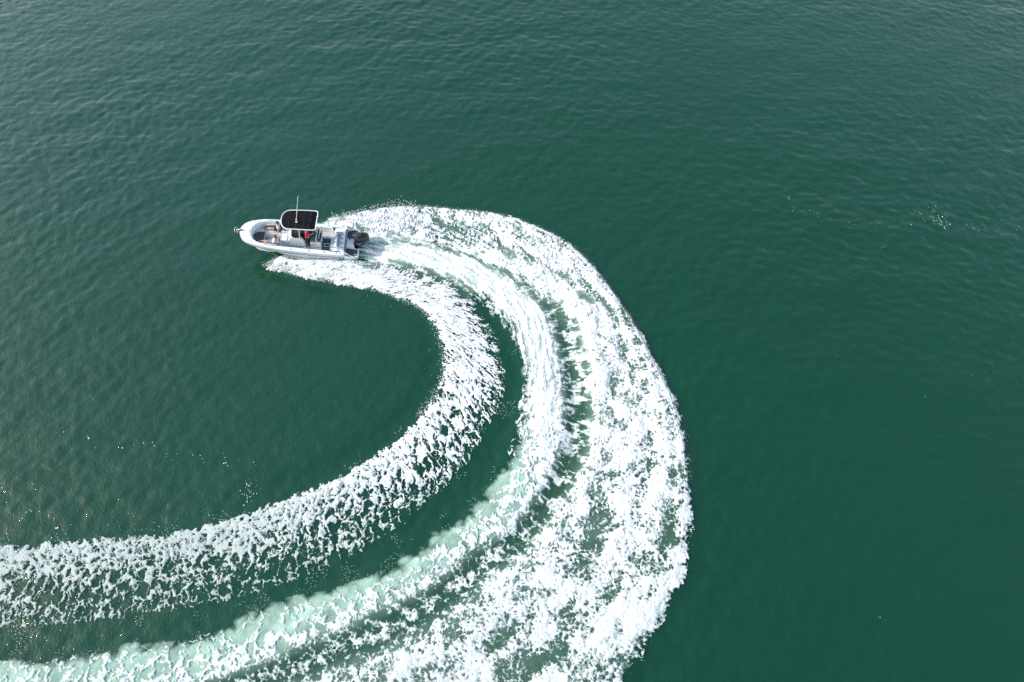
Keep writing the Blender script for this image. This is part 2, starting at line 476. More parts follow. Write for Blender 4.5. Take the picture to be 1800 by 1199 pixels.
ridge = 0.5 + 0.5 * np.cos(6.2832 * (TT - 6.0) * 2.6 + 2.2 * fbm(WX * 0.3, WY * 0.3, 2, 74))
ridge = ridge * wD * sstep(5.9, 6.15, TT) * (1 - sstep(6.8, 6.95, TT)) * sstep(2.5, 5, UU)
dd = np.clip(den * (1 + 0.36 * (ridge - 0.6 * (ridge > 0)) + (0.22 * wD + 0.12) * fbm(WX * 0.45, WY * 0.45, 3, 73)) - 0.035 * wD - 0.06 * wB * sstep(3, 6, UU) * sstep(0.1, 0.4, TT), 0, 1)
thr = 1 - dd * 1.04
foam = (0.55 * sstep(thr - soft, thr + 0.4 * soft, pat) + 0.45 * sstep(thr, thr + 0.16 + soft, pat)) * sstep(0.0, 0.10, dd)
foam = np.clip(foam * (0.93 + 0.12 * fine), 0, 1)
lvl = pat - thr - 3 * (1 - sstep(0.0, 0.10, dd))
old = np.clip(1 - 0.30 * sstep(8, 15, UU) * wB - 0.14 * sstep(9, 15, UU) * (1 - wB), 0, 1)
# specks that drift off the bands
sp1, _ = worley(WX * 5.5, WY * 5.5, 81)
spk = fbm(WX * 0.7, WY * 0.7, 3, 82)
speck_d = np.interp(T, [-.35, -.2, 0, .6, 1, 1.4, 1.9, 2.2, 2.3, 7, 7.14], [0, .18, .45, .6, .6, .38, .38, .1, 0, .3, 0])[None, :]
rad = 0.13 + 0.22 * (spk + 0.25) * speck_d
speck = (0.75 * sstep(0.02, -0.03, sp1 - rad * (speck_d > 0.02) * sstep(0.0, 0.3, speck_d + 0 * sp1) + 0.06) * (spk > 0.22))
hull = under_hull(WX, WY)
foam = np.maximum(foam, speck)
foam = foam * (1 - hull)
speck = speck * (1 - hull)
lvl = lvl - 3 * hull
mlk = np.clip(mlk * (0.86 + 0.28 * fbm(WX * 0.9, WY * 0.9, 3, 84)), 0, 1) * (1 - hull)
endfade = sstep(0, 0.15, UU)
foam *= endfade
speck *= endfade
lvl = lvl - 3 * (1 - endfade)
mlk *= endfade

# relief -------------------------------------------------------------------
trf = sstep(4.0, 8.0, UU)
grow = np.interp(U, [0, 1, 2.5, 6, 9, 13, 19], [0.25, .8, 1, 1, .8, .45, .3])[:, None]
hs = (np.interp(T, [-.35, -.1, .12, .5, 1, 1.5, 2, 2.5, 3, 4, 5, 6, 6.4, 6.75, 6.93, 7.03, 7.14],
                [-.02, .0, .22, .12, -.04, -.06, .1, .2, .08, -.18, .05, .34, .22, .30, .36, .12, -.04])[None, :]) * grow
hs = np.where((TT > 2.6) & (TT < 5.6), hs * trf + (1 - trf) * 0.16 * grow, hs)
headu = 1 - sstep(1.2, 3.2, UU)
hs = hs + 0.10 * (ridge - 0.4 * (ridge > 0)) * grow
hs = hs + 0.30 * headu * sstep(0.1, 0.55, TT) * (1 - sstep(1.1, 1.6, TT)) + 0.25 * headu * sstep(4.6, 5.6, TT) * (1 - sstep(6.0, 6.8, TT))
hs = hs * (1 - hull)
turb = 0.5 * (0.05 + 0.15 * wD * (1 - 0.4 * age) + 0.10 * wC + 0.10 * wB * (1 - 0.6 * age)) * (0.55 + 0.45 * grow)
rel = turb * (0.55 * (churn - 0.5) * wD + 0.35 * (pat - 0.5) + 0.16 * fine + 0.05 * finer) + 0.03 + 0.035 * foam
rel = np.maximum(rel, 0.012)
base = wind_waves(WX, WY)
WZ = base + hs + rel * (0.25 + 0.75 * np.clip(foam + 0.4 * mlk, 0, 1))

alpha = 1 - (1 - foam) * (1 - 0.92 * mlk)
va = (alpha > 0.03) | (lvl > -soft - 0.3)
keep = va[:-1, :-1] | va[1:, :-1] | va[1:, 1:] | va[:-1, 1:]
me = grid_mesh('wake_foam', np.stack([WX, WY, WZ], -1), keep, {'level': np.clip(lvl, -2, 2), 'softness': soft + 0 * lvl, 'speck': speck, 'milk': mlk, 'age': old})
wake = bpy.data.objects.new('wake_foam', me)
COL.objects.link(wake)
tag(wake, 'curved white foam wake trailing behind the turning boat', 'foam', kind='stuff')

m = bpy.data.materials.new('foam')
m.use_nodes = True
n, l = m.node_tree.nodes, m.node_tree.links
pb = n['Principled BSDF']
def attr(name):
    a_ = n.new('ShaderNodeAttribute'); a_.attribute_name = name
    return a_.outputs['Fac']


def math_(op, a, b=None, c=None):
    k_ = n.new('ShaderNodeMath'); k_.operation = op
    for i_, v_ in enumerate((a, b, c)):
        if v_ is None:
            continue
        if isinstance(v_, (int, float)):
            k_.inputs[i_].default_value = v_
        else:
            l.new(v_, k_.inputs[i_])
    return k_.outputs[0]


am = n.new('ShaderNodeAttribute'); am.attribute_name = 'milk'
tc = n.new('ShaderNodeTexCoord')
nz = n.new('ShaderNodeTexNoise'); nz.inputs['Scale'].default_value = 7.0; nz.inputs['Detail'].default_value = 7; nz.inputs['Roughness'].default_value = 0.68
l.new(tc.outputs['Object'], nz.inputs['Vector'])
# fine web of bubbles and threads that eats into the foam's thin parts
wn = n.new('ShaderNodeTexNoise'); wn.inputs['Scale'].default_value = 3.2; wn.inputs['Detail'].default_value = 3
l.new(tc.outputs['Object'], wn.inputs['Vector'])
wv = n.new('ShaderNodeVectorMath'); wv.operation = 'MULTIPLY_ADD'
l.new(wn.outputs['Color'], wv.inputs[0]); wv.inputs[1].default_value = (0.34, 0.34, 0.0)
l.new(tc.outputs['Object'], wv.inputs[2])
flat = n.new('ShaderNodeVectorMath'); flat.operation = 'MULTIPLY'; flat.inputs[1].default_value = (1, 1, 0)
l.new(wv.outputs[0], flat.inputs[0])
vo = n.new('ShaderNodeTexVoronoi'); vo.feature = 'DISTANCE_TO_EDGE'; vo.inputs['Scale'].default_value = 3.6
l.new(flat.outputs[0], vo.inputs['Vector'])
vo2 = n.new('ShaderNodeTexVoronoi'); vo2.feature = 'DISTANCE_TO_EDGE'; vo2.inputs['Scale'].default_value = 8.0
l.new(flat.outputs[0], vo2.inputs['Vector'])
web = math_('ADD', math_('MULTIPLY', vo.outputs['Distance'], -1.1), math_('MULTIPLY', vo2.outputs['Distance'], -0.65))
lv = math_('ADD', attr('level'), math_('ADD', math_('MULTIPLY_ADD', nz.outputs['Fac'], 0.5, -0.25), math_('ADD', web, 0.26)))
so = attr('softness')
r1 = n.new('ShaderNodeMapRange'); r1.interpolation_type = 'SMOOTHSTEP'
l.new(lv, r1.inputs['Value']); l.new(math_('MULTIPLY', so, -1), r1.inputs['From Min']); l.new(math_('MULTIPLY', so, 0.5), r1.inputs['From Max'])
r2 = n.new('ShaderNodeMapRange'); r2.interpolation_type = 'SMOOTHSTEP'
l.new(lv, r2.inputs['Value']); r2.inputs['From Min'].default_value = 0.0; l.new(math_('ADD', so, 0.18), r2.inputs['From Max'])
fsum = math_('ADD', math_('MULTIPLY', r1.outputs['Result'], 0.55), math_('MULTIPLY', r2.outputs['Result'], 0.45))
FOAM = math_('MULTIPLY', math_('MAXIMUM', fsum, attr('speck')), attr('age'))
mx = n.new('ShaderNodeMix'); mx.data_type = 'RGBA'
mx.inputs['A'].default_value = (0.41, 0.585, 0.465, 1)
mx.inputs['B'].default_value = (0.68, 0.68, 0.675, 1)
l.new(FOAM, mx.inputs['Factor'])
l.new(mx.outputs['Result'], pb.inputs['Base Color'])
rr = n.new('ShaderNodeMapRange'); rr.inputs['To Min'].default_value = 0.25; rr.inputs['To Max'].default_value = 0.85
l.new(FOAM, rr.inputs['Value']); l.new(rr.outputs['Result'], pb.inputs['Roughness'])
pb.inputs['Specular IOR Level'].default_value = 0.25
bp = n.new('ShaderNodeBump'); bp.inputs['Strength'].default_value = 0.4; bp.inputs['Distance'].default_value = 0.05
l.new(nz.outputs['Fac'], bp.inputs['Height']); l.new(bp.outputs['Normal'], pb.inputs['Normal'])
bs = n.new('ShaderNodeMath'); bs.operation = 'MULTIPLY'; bs.inputs[1].default_value = 0.30; l.new(FOAM, bs.inputs[0]); l.new(bs.outputs[0], bp.inputs['Strength'])
# opacity: 1 - (1 - foam)(1 - 0.92 milk)
f1 = n.new('ShaderNodeMath'); f1.operation = 'SUBTRACT'; f1.inputs[0].default_value = 1; l.new(FOAM, f1.inputs[1])
f2 = n.new('ShaderNodeMath'); f2.operation = 'MULTIPLY_ADD'; l.new(am.outputs['Fac'], f2.inputs[0]); f2.inputs[1].default_value = -0.92; f2.inputs[2].default_value = 1
f3 = n.new('ShaderNodeMath'); f3.operation = 'MULTIPLY'; l.new(f1.outputs[0], f3.inputs[0]); l.new(f2.outputs[0], f3.inputs[1])
tr = n.new('ShaderNodeBsdfTransparent')
ms = n.new('ShaderNodeMixShader')
l.new(f3.outputs[0], ms.inputs['Fac'])
l.new(pb.outputs[0], ms.inputs[1]); l.new(tr.outputs[0], ms.inputs[2])
l.new(ms.outputs[0], n['Material Output'].inputs['Surface'])
me.materials.append(m)
FOAM_MAT = m

# ------------------------------------------------------------------ the sea
def axis(lo, hi, step, far):
    a = np.arange(lo, hi + step * 0.5, step)
    g = [step]
    ext = []
    d = step
    while sum(ext) < far:
        d *= 1.22
        ext.append(d)
    e = np.cumsum(ext)
    return np.concatenate([(lo - e)[::-1], a, a[-1] + e])


gx = axis(-62, 62, 0.155, 6000)
gy = axis(-8, 88, 0.155, 6000)
GX, GY = np.meshgrid(gx, gy, indexing='ij')
fade = sstep(160, 75, np.abs(GX)) * sstep(170, 95, np.abs(GY - 40))
GZ = wind_waves(GX, GY) * fade
# carry the wake's heights over to the sea, blurred a little beyond its edges
x0, y0, stp = -62.0, -8.0, 0.155
nx, ny = int(124 / stp) + 1, int(96 / stp) + 1
ci = np.round((WX - x0) / stp).astype(int)
cj = np.round((WY - y0) / stp).astype(int)
ok = (ci >= 0) & (ci < nx) & (cj >= 0) & (cj < ny)
acc = np.zeros((nx, ny)); cnt = np.zeros((nx, ny))
np.add.at(acc, (ci[ok], cj[ok]), hs[ok])
np.add.at(cnt, (ci[ok], cj[ok]), 1.0)
raw = np.where(cnt > 0, acc / np.maximum(cnt, 1), 0.0)


def blur(a, k):
    for _ in range(k):
        a = a.copy()
        a[1:-1] = (a[:-2] + 2 * a[1:-1] + a[2:]) / 4
        a[:, 1:-1] = (a[:, :-2] + 2 * a[:, 1:-1] + a[:, 2:]) / 4
    return a


# short steep secondary waves thrown off by the wake
sm = blur(raw, 3)
body = blur((cnt > 0).astype(float), 3)
ix = np.searchsorted(gx, -62 - 1e-6)
iy = np.searchsorted(gy, -8 - 1e-6)
GZ[ix:ix + nx, iy:iy + ny] += sm[:, :] - 0.035 * body - 0.28 * under_hull(GX[ix:ix + nx, iy:iy + ny], GY[ix:ix + nx, iy:iy + ny])
sea_me = grid_mesh('water', np.stack([GX, GY, GZ], -1))
sea = bpy.data.objects.new('water', sea_me)
COL.objects.link(sea)
tag(sea, kind='structure')

m = bpy.data.materials.new('sea_water')
m.use_nodes = True
n, l = m.node_tree.nodes, m.node_tree.links
pb = n['Principled BSDF']
pb.inputs['Roughness'].default_value = 0.035
pb.inputs['IOR'].default_value = 1.5
tc = n.new('ShaderNodeTexCoord')
big = n.new('ShaderNodeTexNoise'); big.inputs['Scale'].default_value = 0.05; big.inputs['Detail'].default_value = 4
l.new(tc.outputs['Object'], big.inputs['Vector'])
cr_ = n.new('ShaderNodeMix'); cr_.data_type = 'RGBA'
cr_.inputs['A'].default_value = (0.0012, 0.0345, 0.0152, 1)
cr_.inputs['B'].default_value = (0.0019, 0.0450, 0.0198, 1)
l.new(big.outputs['Fac'], cr_.inputs['Factor'])
l.new(cr_.outputs['Result'], pb.inputs['Base Color'])
prev = None
for sc, dist, stren, det in ((3.2, 0.045, 0.65, 3), (8, 0.020, 0.7, 2), (22, 0.006, 0.5, 2)):
    nz = n.new('ShaderNodeTexNoise')
    nz.inputs['Scale'].default_value = sc
    nz.inputs['Detail'].default_value = det
    nz.inputs['Roughness'].default_value = 0.55
    nz.inputs['Distortion'].default_value = 0.6
    l.new(tc.outputs['Object'], nz.inputs['Vector'])
    bp = n.new('ShaderNodeBump')
    bp.inputs['Strength'].default_value = stren
    bp.inputs['Distance'].default_value = dist
    l.new(nz.outputs['Fac'], bp.inputs['Height'])
    if prev:
        l.new(prev.outputs['Normal'], bp.inputs['Normal'])
    prev = bp
l.new(prev.outputs['Normal'], pb.inputs['Normal'])
sea_me.materials.append(m)
# ------------------------------------------------------------------ materials of the boat and its people
M_GEL = mat('white_gelcoat', (0.86, 0.86, 0.85), 0.38, var=0.03, vscale=2.0)
M_HULL = mat('hull_gelcoat', (0.64, 0.66, 0.70), 0.35, var=0.04, vscale=1.5)
M_DECK = mat('nonskid_deck', (0.50, 0.47, 0.43), 0.75, var=0.07, vscale=9, bump=0.3)
M_MATT = mat('charcoal_foam_mat', (0.055, 0.056, 0.066), 0.85, var=0.18, vscale=12, bump=0.3)
M_VINYL = mat('grey_vinyl', (0.56, 0.57, 0.60), 0.5, var=0.05, vscale=6)
M_WVINYL = mat('white_vinyl', (0.78, 0.77, 0.76), 0.45, var=0.04, vscale=6)
M_DVINYL = mat('charcoal_vinyl', (0.040, 0.041, 0.052), 0.55, var=0.15, vscale=8)
M_BLUE = mat('bluegrey_vinyl', (0.20, 0.25, 0.31), 0.55, var=0.1, vscale=8)
M_CANVAS = mat('black_canvas', (0.018, 0.016, 0.018), 0.9, var=0.25, vscale=14, spec=0.1)
M_CANVAS2 = mat('washed_black_canvas', (0.027, 0.024, 0.026), 0.9, var=0.25, vscale=14, spec=0.1)
M_TUBE = mat('white_powder_coat', (0.82, 0.82, 0.84), 0.35)
M_STEEL = mat('polished_steel', (0.75, 0.76, 0.78), 0.22, metal=1.0)
M_BLACK = mat('black_plastic', (0.012, 0.012, 0.014), 0.4)
M_COWL = mat('black_engine_paint', (0.008, 0.008, 0.010), 0.16, coat=0.6)
M_GLASS = mat('tinted_acrylic', (0.03, 0.035, 0.04), 0.08)
M_LID = mat('smoked_lid', (0.33, 0.36, 0.36), 0.2)
M_RUB = mat('grey_rubber', (0.10, 0.10, 0.11), 0.6)
M_RED = mat('red_webbing', (0.45, 0.03, 0.03), 0.7)
M_SKIN = mat('tanned_skin', (0.42, 0.22, 0.135), 0.55, var=0.08, vscale=20)
M_SKIN2 = mat('light_skin', (0.50, 0.29, 0.20), 0.55, var=0.08, vscale=20)
M_HAIR = mat('dark_hair', (0.012, 0.009, 0.008), 0.6, var=0.3, vscale=40)
M_EYE = mat('dark_eye', (0.01, 0.008, 0.006), 0.2)


# ------------------------------------------------------------------ mesh helpers (boat coordinates: x ahead, y to port, z up)
def obj(name, bm, m, parent, smooth=False, autosmooth=None):
    me = bpy.data.meshes.new(name)
    bmesh.ops.recalc_face_normals(bm, faces=bm.faces[:])
    if autosmooth is not None:
        for f in bm.faces:
            f.smooth = True
        for e in bm.edges:
            if len(e.link_faces) == 2 and e.calc_face_angle(0) > R_(autosmooth):
                e.smooth = False
    elif smooth:
        for f in bm.faces:
            f.smooth = True
    bm.to_mesh(me)
    bm.free()
    for mm in (m if isinstance(m, (list, tuple)) else [m]):
        me.materials.append(mm)
    o = bpy.data.objects.new(name, me)
    COL.objects.link(o)
    if parent:
        o.parent = parent
    return o


def empty(name, M):
    o = bpy.data.objects.new(name, None)
    o.empty_display_size = 0.3
    COL.objects.link(o)
    o.matrix_world = M
    return o


def prism(pts, z0, z1, bev=0.0, bm=None, seg=2, zf=None):
    """Extruded outline; zf(x, y) adds a height that follows the sheer."""
    bm = bm or bmesh.new()
    zf = zf or (lambda x, y: 0.0)
    lo = [bm.verts.new((x, y, z0 + zf(x, y))) for x, y in pts]
    hi = [bm.verts.new((x, y, z1 + zf(x, y))) for x, y in pts]
    n_ = len(pts)
    fs = [bm.faces.new(lo[::-1]), bm.faces.new(hi)]
    for i in range(n_):
        j = (i + 1) % n_
        fs.append(bm.faces.new((lo[i], lo[j], hi[j], hi[i])))
    if bev:
        es = set()
        for f in fs[1:2]:
            es.update(f.edges)
        for i in range(n_):
            e = bm.edges.get((lo[i], hi[i]))
            if e:
                a = e.calc_face_angle(0) if len(e.link_faces) == 2 else 0
                if abs(a) > 0.6:
                    es.add(e)
        bmesh.ops.bevel(bm, geom=list(es), offset=bev, segments=seg, affect='EDGES', clamp_overlap=True)
    return bm


def box(x0, x1, y0, y1, z0, z1, bev=0.0, bm=None, seg=2):
    return prism([(x0, y0), (x1, y0), (x1, y1), (x0, y1)], z0, z1, bev, bm, seg)


def rrect(x0, x1, y0, y1, r, k=4):
    out = []
    for cx, cy, a0 in ((x1 - r, y1 - r, 0), (x0 + r, y1 - r, 90), (x0 + r, y0 + r, 180), (x1 - r, y0 + r, 270)):
        for i in range(k + 1):
            a = R_(a0 + 90 * i / k)
            out.append((cx + r * math.cos(a), cy + r * math.sin(a)))
    return out


def tube(pts, r, seg=8, bm=None, closed=False, r1=None):
    bm = bm or bmesh.new()
    P = [Vector(p) for p in pts]
    n_ = len(P)
    rings = []
    for i, p in enumerate(P):
        if closed:
            d = P[(i + 1) % n_] - P[i - 1]
        else:
            d = P[min(i + 1, n_ - 1)] - P[max(i - 1, 0)]
        d.normalize()
        a = d.orthogonal() if abs(d.z) > 0.9 else d.cross(Vector((0, 0, 1)))
        if abs(d.z) > 0.9:
            a = d.cross(Vector((0, 1, 0)))
        a.normalize()
        b = d.cross(a)
        rr = r if r1 is None else r + (r1 - r) * i / (n_ - 1)
        rings.append([bm.verts.new(p + (a * math.cos(6.28318 * k / seg) + b * math.sin(6.28318 * k / seg)) * rr) for k in range(seg)])
    m_ = n_ if closed else n_ - 1
    for i in range(m_):
        A, B = rings[i], rings[(i + 1) % n_]
        for k in range(seg):
            bm.faces.new((A[k], A[(k + 1) % seg], B[(k + 1) % seg], B[k]))
    if not closed:
        bm.faces.new(rings[0][::-1])
        bm.faces.new(rings[-1])
    return bm


def disc(x, y, z, r, h, seg=12, bm=None):
    return prism([(x + r * math.cos(6.28318 * k / seg), y + r * math.sin(6.28318 * k / seg)) for k in range(seg)], z, z + h, 0, bm)


def loft(secs, bm=None, cap=True, closed=True):
    bm = bm or bmesh.new()
    rings = [[bm.verts.new(p) for p in s] for s in secs]
    k = len(rings[0])
    for A, B in zip(rings[:-1], rings[1:]):
        for i in range(k if closed else k - 1):
            j = (i + 1) % k
            bm.faces.new((A[i], A[j], B[j], B[i]))
    if cap:
        bm.faces.new(rings[0][::-1])
        bm.faces.new(rings[-1])
    return bm


def smooth_interp(xs, ys, x):
    """Catmull-Rom through (xs, ys)."""
    xs = list(xs)
    i = max(0, min(len(xs) - 2, int(np.searchsorted(xs, x)) - 1))
    t = (x - xs[i]) / (xs[i + 1] - xs[i])

    def tang(j):
        a, b = max(j - 1, 0), min(j + 1, len(xs) - 1)
        return (ys[b] - ys[a]) / (xs[b] - xs[a])
    h = xs[i + 1] - xs[i]
    m0, m1 = tang(i) * h, tang(i + 1) * h
    return (2 * t ** 3 - 3 * t ** 2 + 1) * ys[i] + (t ** 3 - 2 * t ** 2 + t) * m0 + (-2 * t ** 3 + 3 * t ** 2) * ys[i + 1] + (t ** 3 - t ** 2) * m1


# ------------------------------------------------------------------ the boat
boat = empty('motor_boat', BOAT_M)
tag(boat, 'white centre console motor boat with black hard top, turning hard with three or more people aboard', 'boat')
boat['label'] = 'white centre console motor boat with black hard top, turning at the head of the wake'

HX = [0.95, 2.0, 3.5, 5.0, 6.0, 6.8, 7.4, 7.75, 7.98, 8.1]
HB = [1.31, 1.34, 1.34, 1.32, 1.26, 1.14, 0.94, 0.74, 0.45, 0.0]           # half breadth at the gunwale
HZ = [0.74, 0.82, 0.95, 1.12, 1.27, 1.37, 1.43, 1.45, 1.47, 1.47]          # gunwale height
CB = [1.14, 1.15, 1.13, 1.02, 0.84, 0.61, 0.38, 0.22, 0.10, 0.0]           # chine
CZ = [0.04, 0.05, 0.10, 0.25, 0.43, 0.64, 0.86, 1.00, 1.10, 1.16]
KZ = [-0.42, -0.42, -0.40, -0.32, -0.14, 0.12, 0.46, 0.72, 0.95, 1.14]     # keel


def half(x):
    return max(0.0, smooth_interp(HX, HB, x)) if x < 7.98 else 0.45 * math.sqrt(max(0.0, (8.1 - x) / 0.12))


def sheer(x):
    return smooth_interp(HX, HZ, min(x, 8.1))


def section(x):
    yb, zs = half(x), sheer(x)
    yc, zc, zk = max(0.0, smooth_interp(HX, CB, x)), smooth_interp(HX, CZ, x), smooth_interp(HX, KZ, x)
    yc = min(yc, yb * 0.9)
    zr = zs - 0.24 * min(1, 0.35 + yb)
    side = [(0, zk), (yc * 0.5, zk + (zc - zk) * 0.42), (yc, zc), (yc + 0.05 * min(1, yb * 2), zc + 0.03), (yc + (yb - yc) * 0.62, zc + (zr - zc) * 0.5), (yb + 0.015, zr - 0.02), (yb + 0.015, zr + 0.02), (yb, zs - 0.03), (yb - 0.03 * min(1, yb * 3), zs)]
    return [Vector((x, -y, z)) for y, z in side[::-1]] + [Vector((x, y, z)) for y, z in side[1:]]


xs = [0.95 + (7.4 - 0.95) * i / 26 for i in range(27)] + [7.5, 7.6, 7.7, 7.8, 7.88, 7.95, 8.0, 8.04, 8.07, 8.09]
secs = [section(x) for x in xs]
bm = loft(secs, cap=False, closed=False)
bm.faces.new([bm.verts.new(v) for v in secs[0]])
bm.faces.new([bm.verts.new(v) for v in secs[-1]])
bmesh.ops.remove_doubles(bm, verts=bm.verts[:], dist=0.002)
hull = obj('hull', bm, M_HULL, boat, autosmooth=28)
# rub rail: a dark strip along the topside
rail = []
for x in xs:
    rail.append((x, half(x) + 0.02, sheer(x) - 0.24 * min(1, 0.35 + half(x))))
loop = rail + [(8.11, 0.0, rail[-1][2])] + [(x, -y, z) for x, y, z in rail[::-1]]
obj('rub_rail', tube(loop, 0.022, 6), M_RUB, hull, smooth=True)

# deck cap: gunwale all round, with the cockpit cut out and lined
IX = [1.0, 2.0, 3.5, 4.5, 5.5, 6.3, 6.85, 7.15, 7.32, 7.38]
IB = [1.0, 1.03, 1.02, 1.01, 1.02, 0.99, 0.86, 0.65, 0.38, 0.0]


def inner(x):
    return max(0.0, smooth_interp(IX, IB, x)) if x < 7.32 else 0.38 * math.sqrt(max(0.0, (7.38 - x) / 0.06))


ox = [0.95 + (7.98 - 0.95) * i / 44 for i in range(45)] + [8.03, 8.07, 8.095, 8.1]
outl = [(x, max(half(x) - 0.03, 0)) for x in ox]
ixs = [1.0 + (7.32 - 1.0) * i / 44 for i in range(45)] + [7.35, 7.365, 7.375, 7.38]
inl = [(x, inner(x)) for x in ixs]
outl = outl + [(x, -y) for x, y in outl[-2::-1]]
inl = inl + [(x, -y) for x, y in inl[-2::-1]]
FLOOR = 0.42
secA = [Vector((x, y, sheer(x) - 0.004)) for x, y in outl]
secB = [Vector((x + (ix_ - x) * 0.5, y + (iy_ - y) * 0.5, sheer(min(x + (ix_ - x) * 0.5, 8.1)) + 0.028)) for (x, y), (ix_, iy_) in zip(outl, inl)]
secC = [Vector((x, y, sheer(x) + 0.018)) for x, y in inl]
secD = [Vector((x - 0.02 * (1 if x > 6.5 else 0), y * 0.985, sheer(x) - 0.03)) for x, y in inl]
secE = [Vector((min(x, 7.3), y * 0.95, FLOOR)) for x, y in inl]
bm = loft([secA, secB, secC, secD, secE], cap=False, closed=False)
deck = obj('deck', bm, M_GEL, boat, autosmooth=40)
bm = bmesh.new()
fl = [(min(x, 7.3), y * 0.951) for x, y in inl]
bm.faces.new([bm.verts.new((x, y, FLOOR + 0.012)) for x, y in fl])
floor = obj('cockpit_floor', bm, M_DECK, boat)
# dark foam mat on the aft floor with a hatch in it
obj('floor_mat', prism(rrect(2.06, 2.62, -0.33, 0.92, 0.05), FLOOR + 0.014, FLOOR + 0.03), M_MATT, floor)
bm = bmesh.new()
for a, b, c, d in ((2.12, 2.5, 0.10, 0.135), (2.12, 2.5, 0.345, 0.38), (2.12, 2.15, 0.135, 0.345), (2.47, 2.5, 0.135, 0.345)):
    box(a, b, c, d, FLOOR + 0.03, FLOOR + 0.045, bm=bm)
obj('hatch_frame', bm, M_TUBE, floor)
obj('bow_hatch', prism(rrect(6.02, 6.5, -0.24, 0.24, 0.05), FLOOR + 0.014, FLOOR + 0.035, 0.006), M_VINYL, floor)
obj('floor_divider', box(2.1, 2.64, -0.46, -0.36, FLOOR + 0.014, FLOOR + 0.20, 0.02), M_GEL, floor)

# bow seating
def inset(x, d):
    return inner(x) * 0.955 - d


seat_out = [(x, inset(x, 0.0)) for x in (5.35, 5.8, 6.3, 6.7, 6.95, 7.12, 7.22)]
ring = seat_out + [(7.27, 0.0)] + [(x, -y) for x, y in seat_out[::-1]]
well = [(5.35, -0.36), (6.55, -0.30), (6.55, 0.30), (5.35, 0.36)]
zs_ = 0.80
bm = prism(ring + well, FLOOR + 0.014, zs_, 0.02)
bow_seat = obj('bow_seat', bm, M_GEL, boat)


def cushion(name, pts, z0, h, m, parent, bev=0.035):
    return obj(name, prism(pts, z0, z0 + h, bev, seg=3), m, parent, autosmooth=50)


cushion('seat_cushion', [(5.45, -0.39), (5.45, -inset(5.45, 0.05)), (6.0, -inset(6.0, 0.05)), (6.6, -inset(6.6, 0.05)), (6.6, -0.33)], zs_, 0.09, M_VINYL, bow_seat)
cushion('seat_cushion', [(5.45, 0.39), (5.45, inset(5.45, 0.05)), (6.0, inset(6.0, 0.05)), (6.6, inset(6.6, 0.05)), (6.6, 0.33)], zs_, 0.09, M_VINYL, bow_seat)
cushion('seat_cushion', [(6.63, -0.40), (6.63, -inset(6.63, 0.05)), (6.9, -inset(6.9, 0.05)), (7.1, -inset(7.1, 0.06)), (7.19, -0.12), (7.10, -0.40)], zs_, 0.09, M_VINYL, bow_seat)
c = cushion('seat_cushion', [(6.60, -0.37), (6.98, -0.40), (7.02, -0.30), (7.22, -0.22), (7.24, 0.12), (7.10, 0.42), (6.60, 0.38)], zs_, 0.14, M_DVINYL, bow_seat)
c['label'] = 'charcoal forward seat cushion'
obj('seat_front', prism(rrect(6.535, 6.595, -0.37, 0.37, 0.02), FLOOR + 0.05, zs_ + 0.10, 0.015), mat('shaded_taupe_vinyl', (0.30, 0.27, 0.28), 0.6), bow_seat)  # shade of the seat's aft face is put into this taupe
for sgn in (-1, 1):
    pts = [(x, sgn * inset(x, 0.03)) for x in (5.6, 6.0, 6.4, 6.75)] + [(x, sgn * inset(x, 0.11)) for x in (6.75, 6.4, 6.0, 5.6)]
    obj('side_bolster', prism(pts if sgn < 0 else pts[::-1], 1.0, 1.17, 0.02), M_VINYL, bow_seat)
    pts = [(x, sgn * inset(x, 0.10)) for x in (5.6, 6.0, 6.4, 6.7)] + [(x, sgn * inset(x, 0.125)) for x in (6.7, 6.4, 6.0, 5.6)]
    obj('bolster_shade', prism(pts if sgn < 0 else pts[::-1], 0.9, 0.99), M_DVINYL, bow_seat)  # dark strip standing in for the shade below each bolster
# backrests the two passengers lean on
for sgn, mm in ((-1, M_DVINYL), (1, M_BLUE)):
    secs_ = []
    for k, (xx, zz) in enumerate(((5.52, 0.88), (5.40, 1.32))):
        secs_.append([Vector((xx, sgn * 0.42, zz)), Vector((xx, sgn * 0.88, zz)), Vector((xx - 0.09, sgn * 0.88, zz)), Vector((xx - 0.09, sgn * 0.42, zz))])
    bm = loft(secs_)
    bmesh.ops.bevel(bm, geom=bm.edges[:], offset=0.025, segments=2, affect='EDGES')
    o = obj('backrest', bm, mm, bow_seat, autosmooth=50)

# centre console
def cons(x0, x1, y, z):
    return [Vector((x0, -y, z)), Vector((x1, -y, z)), Vector((x1, y, z)), Vector((x0, y, z))]


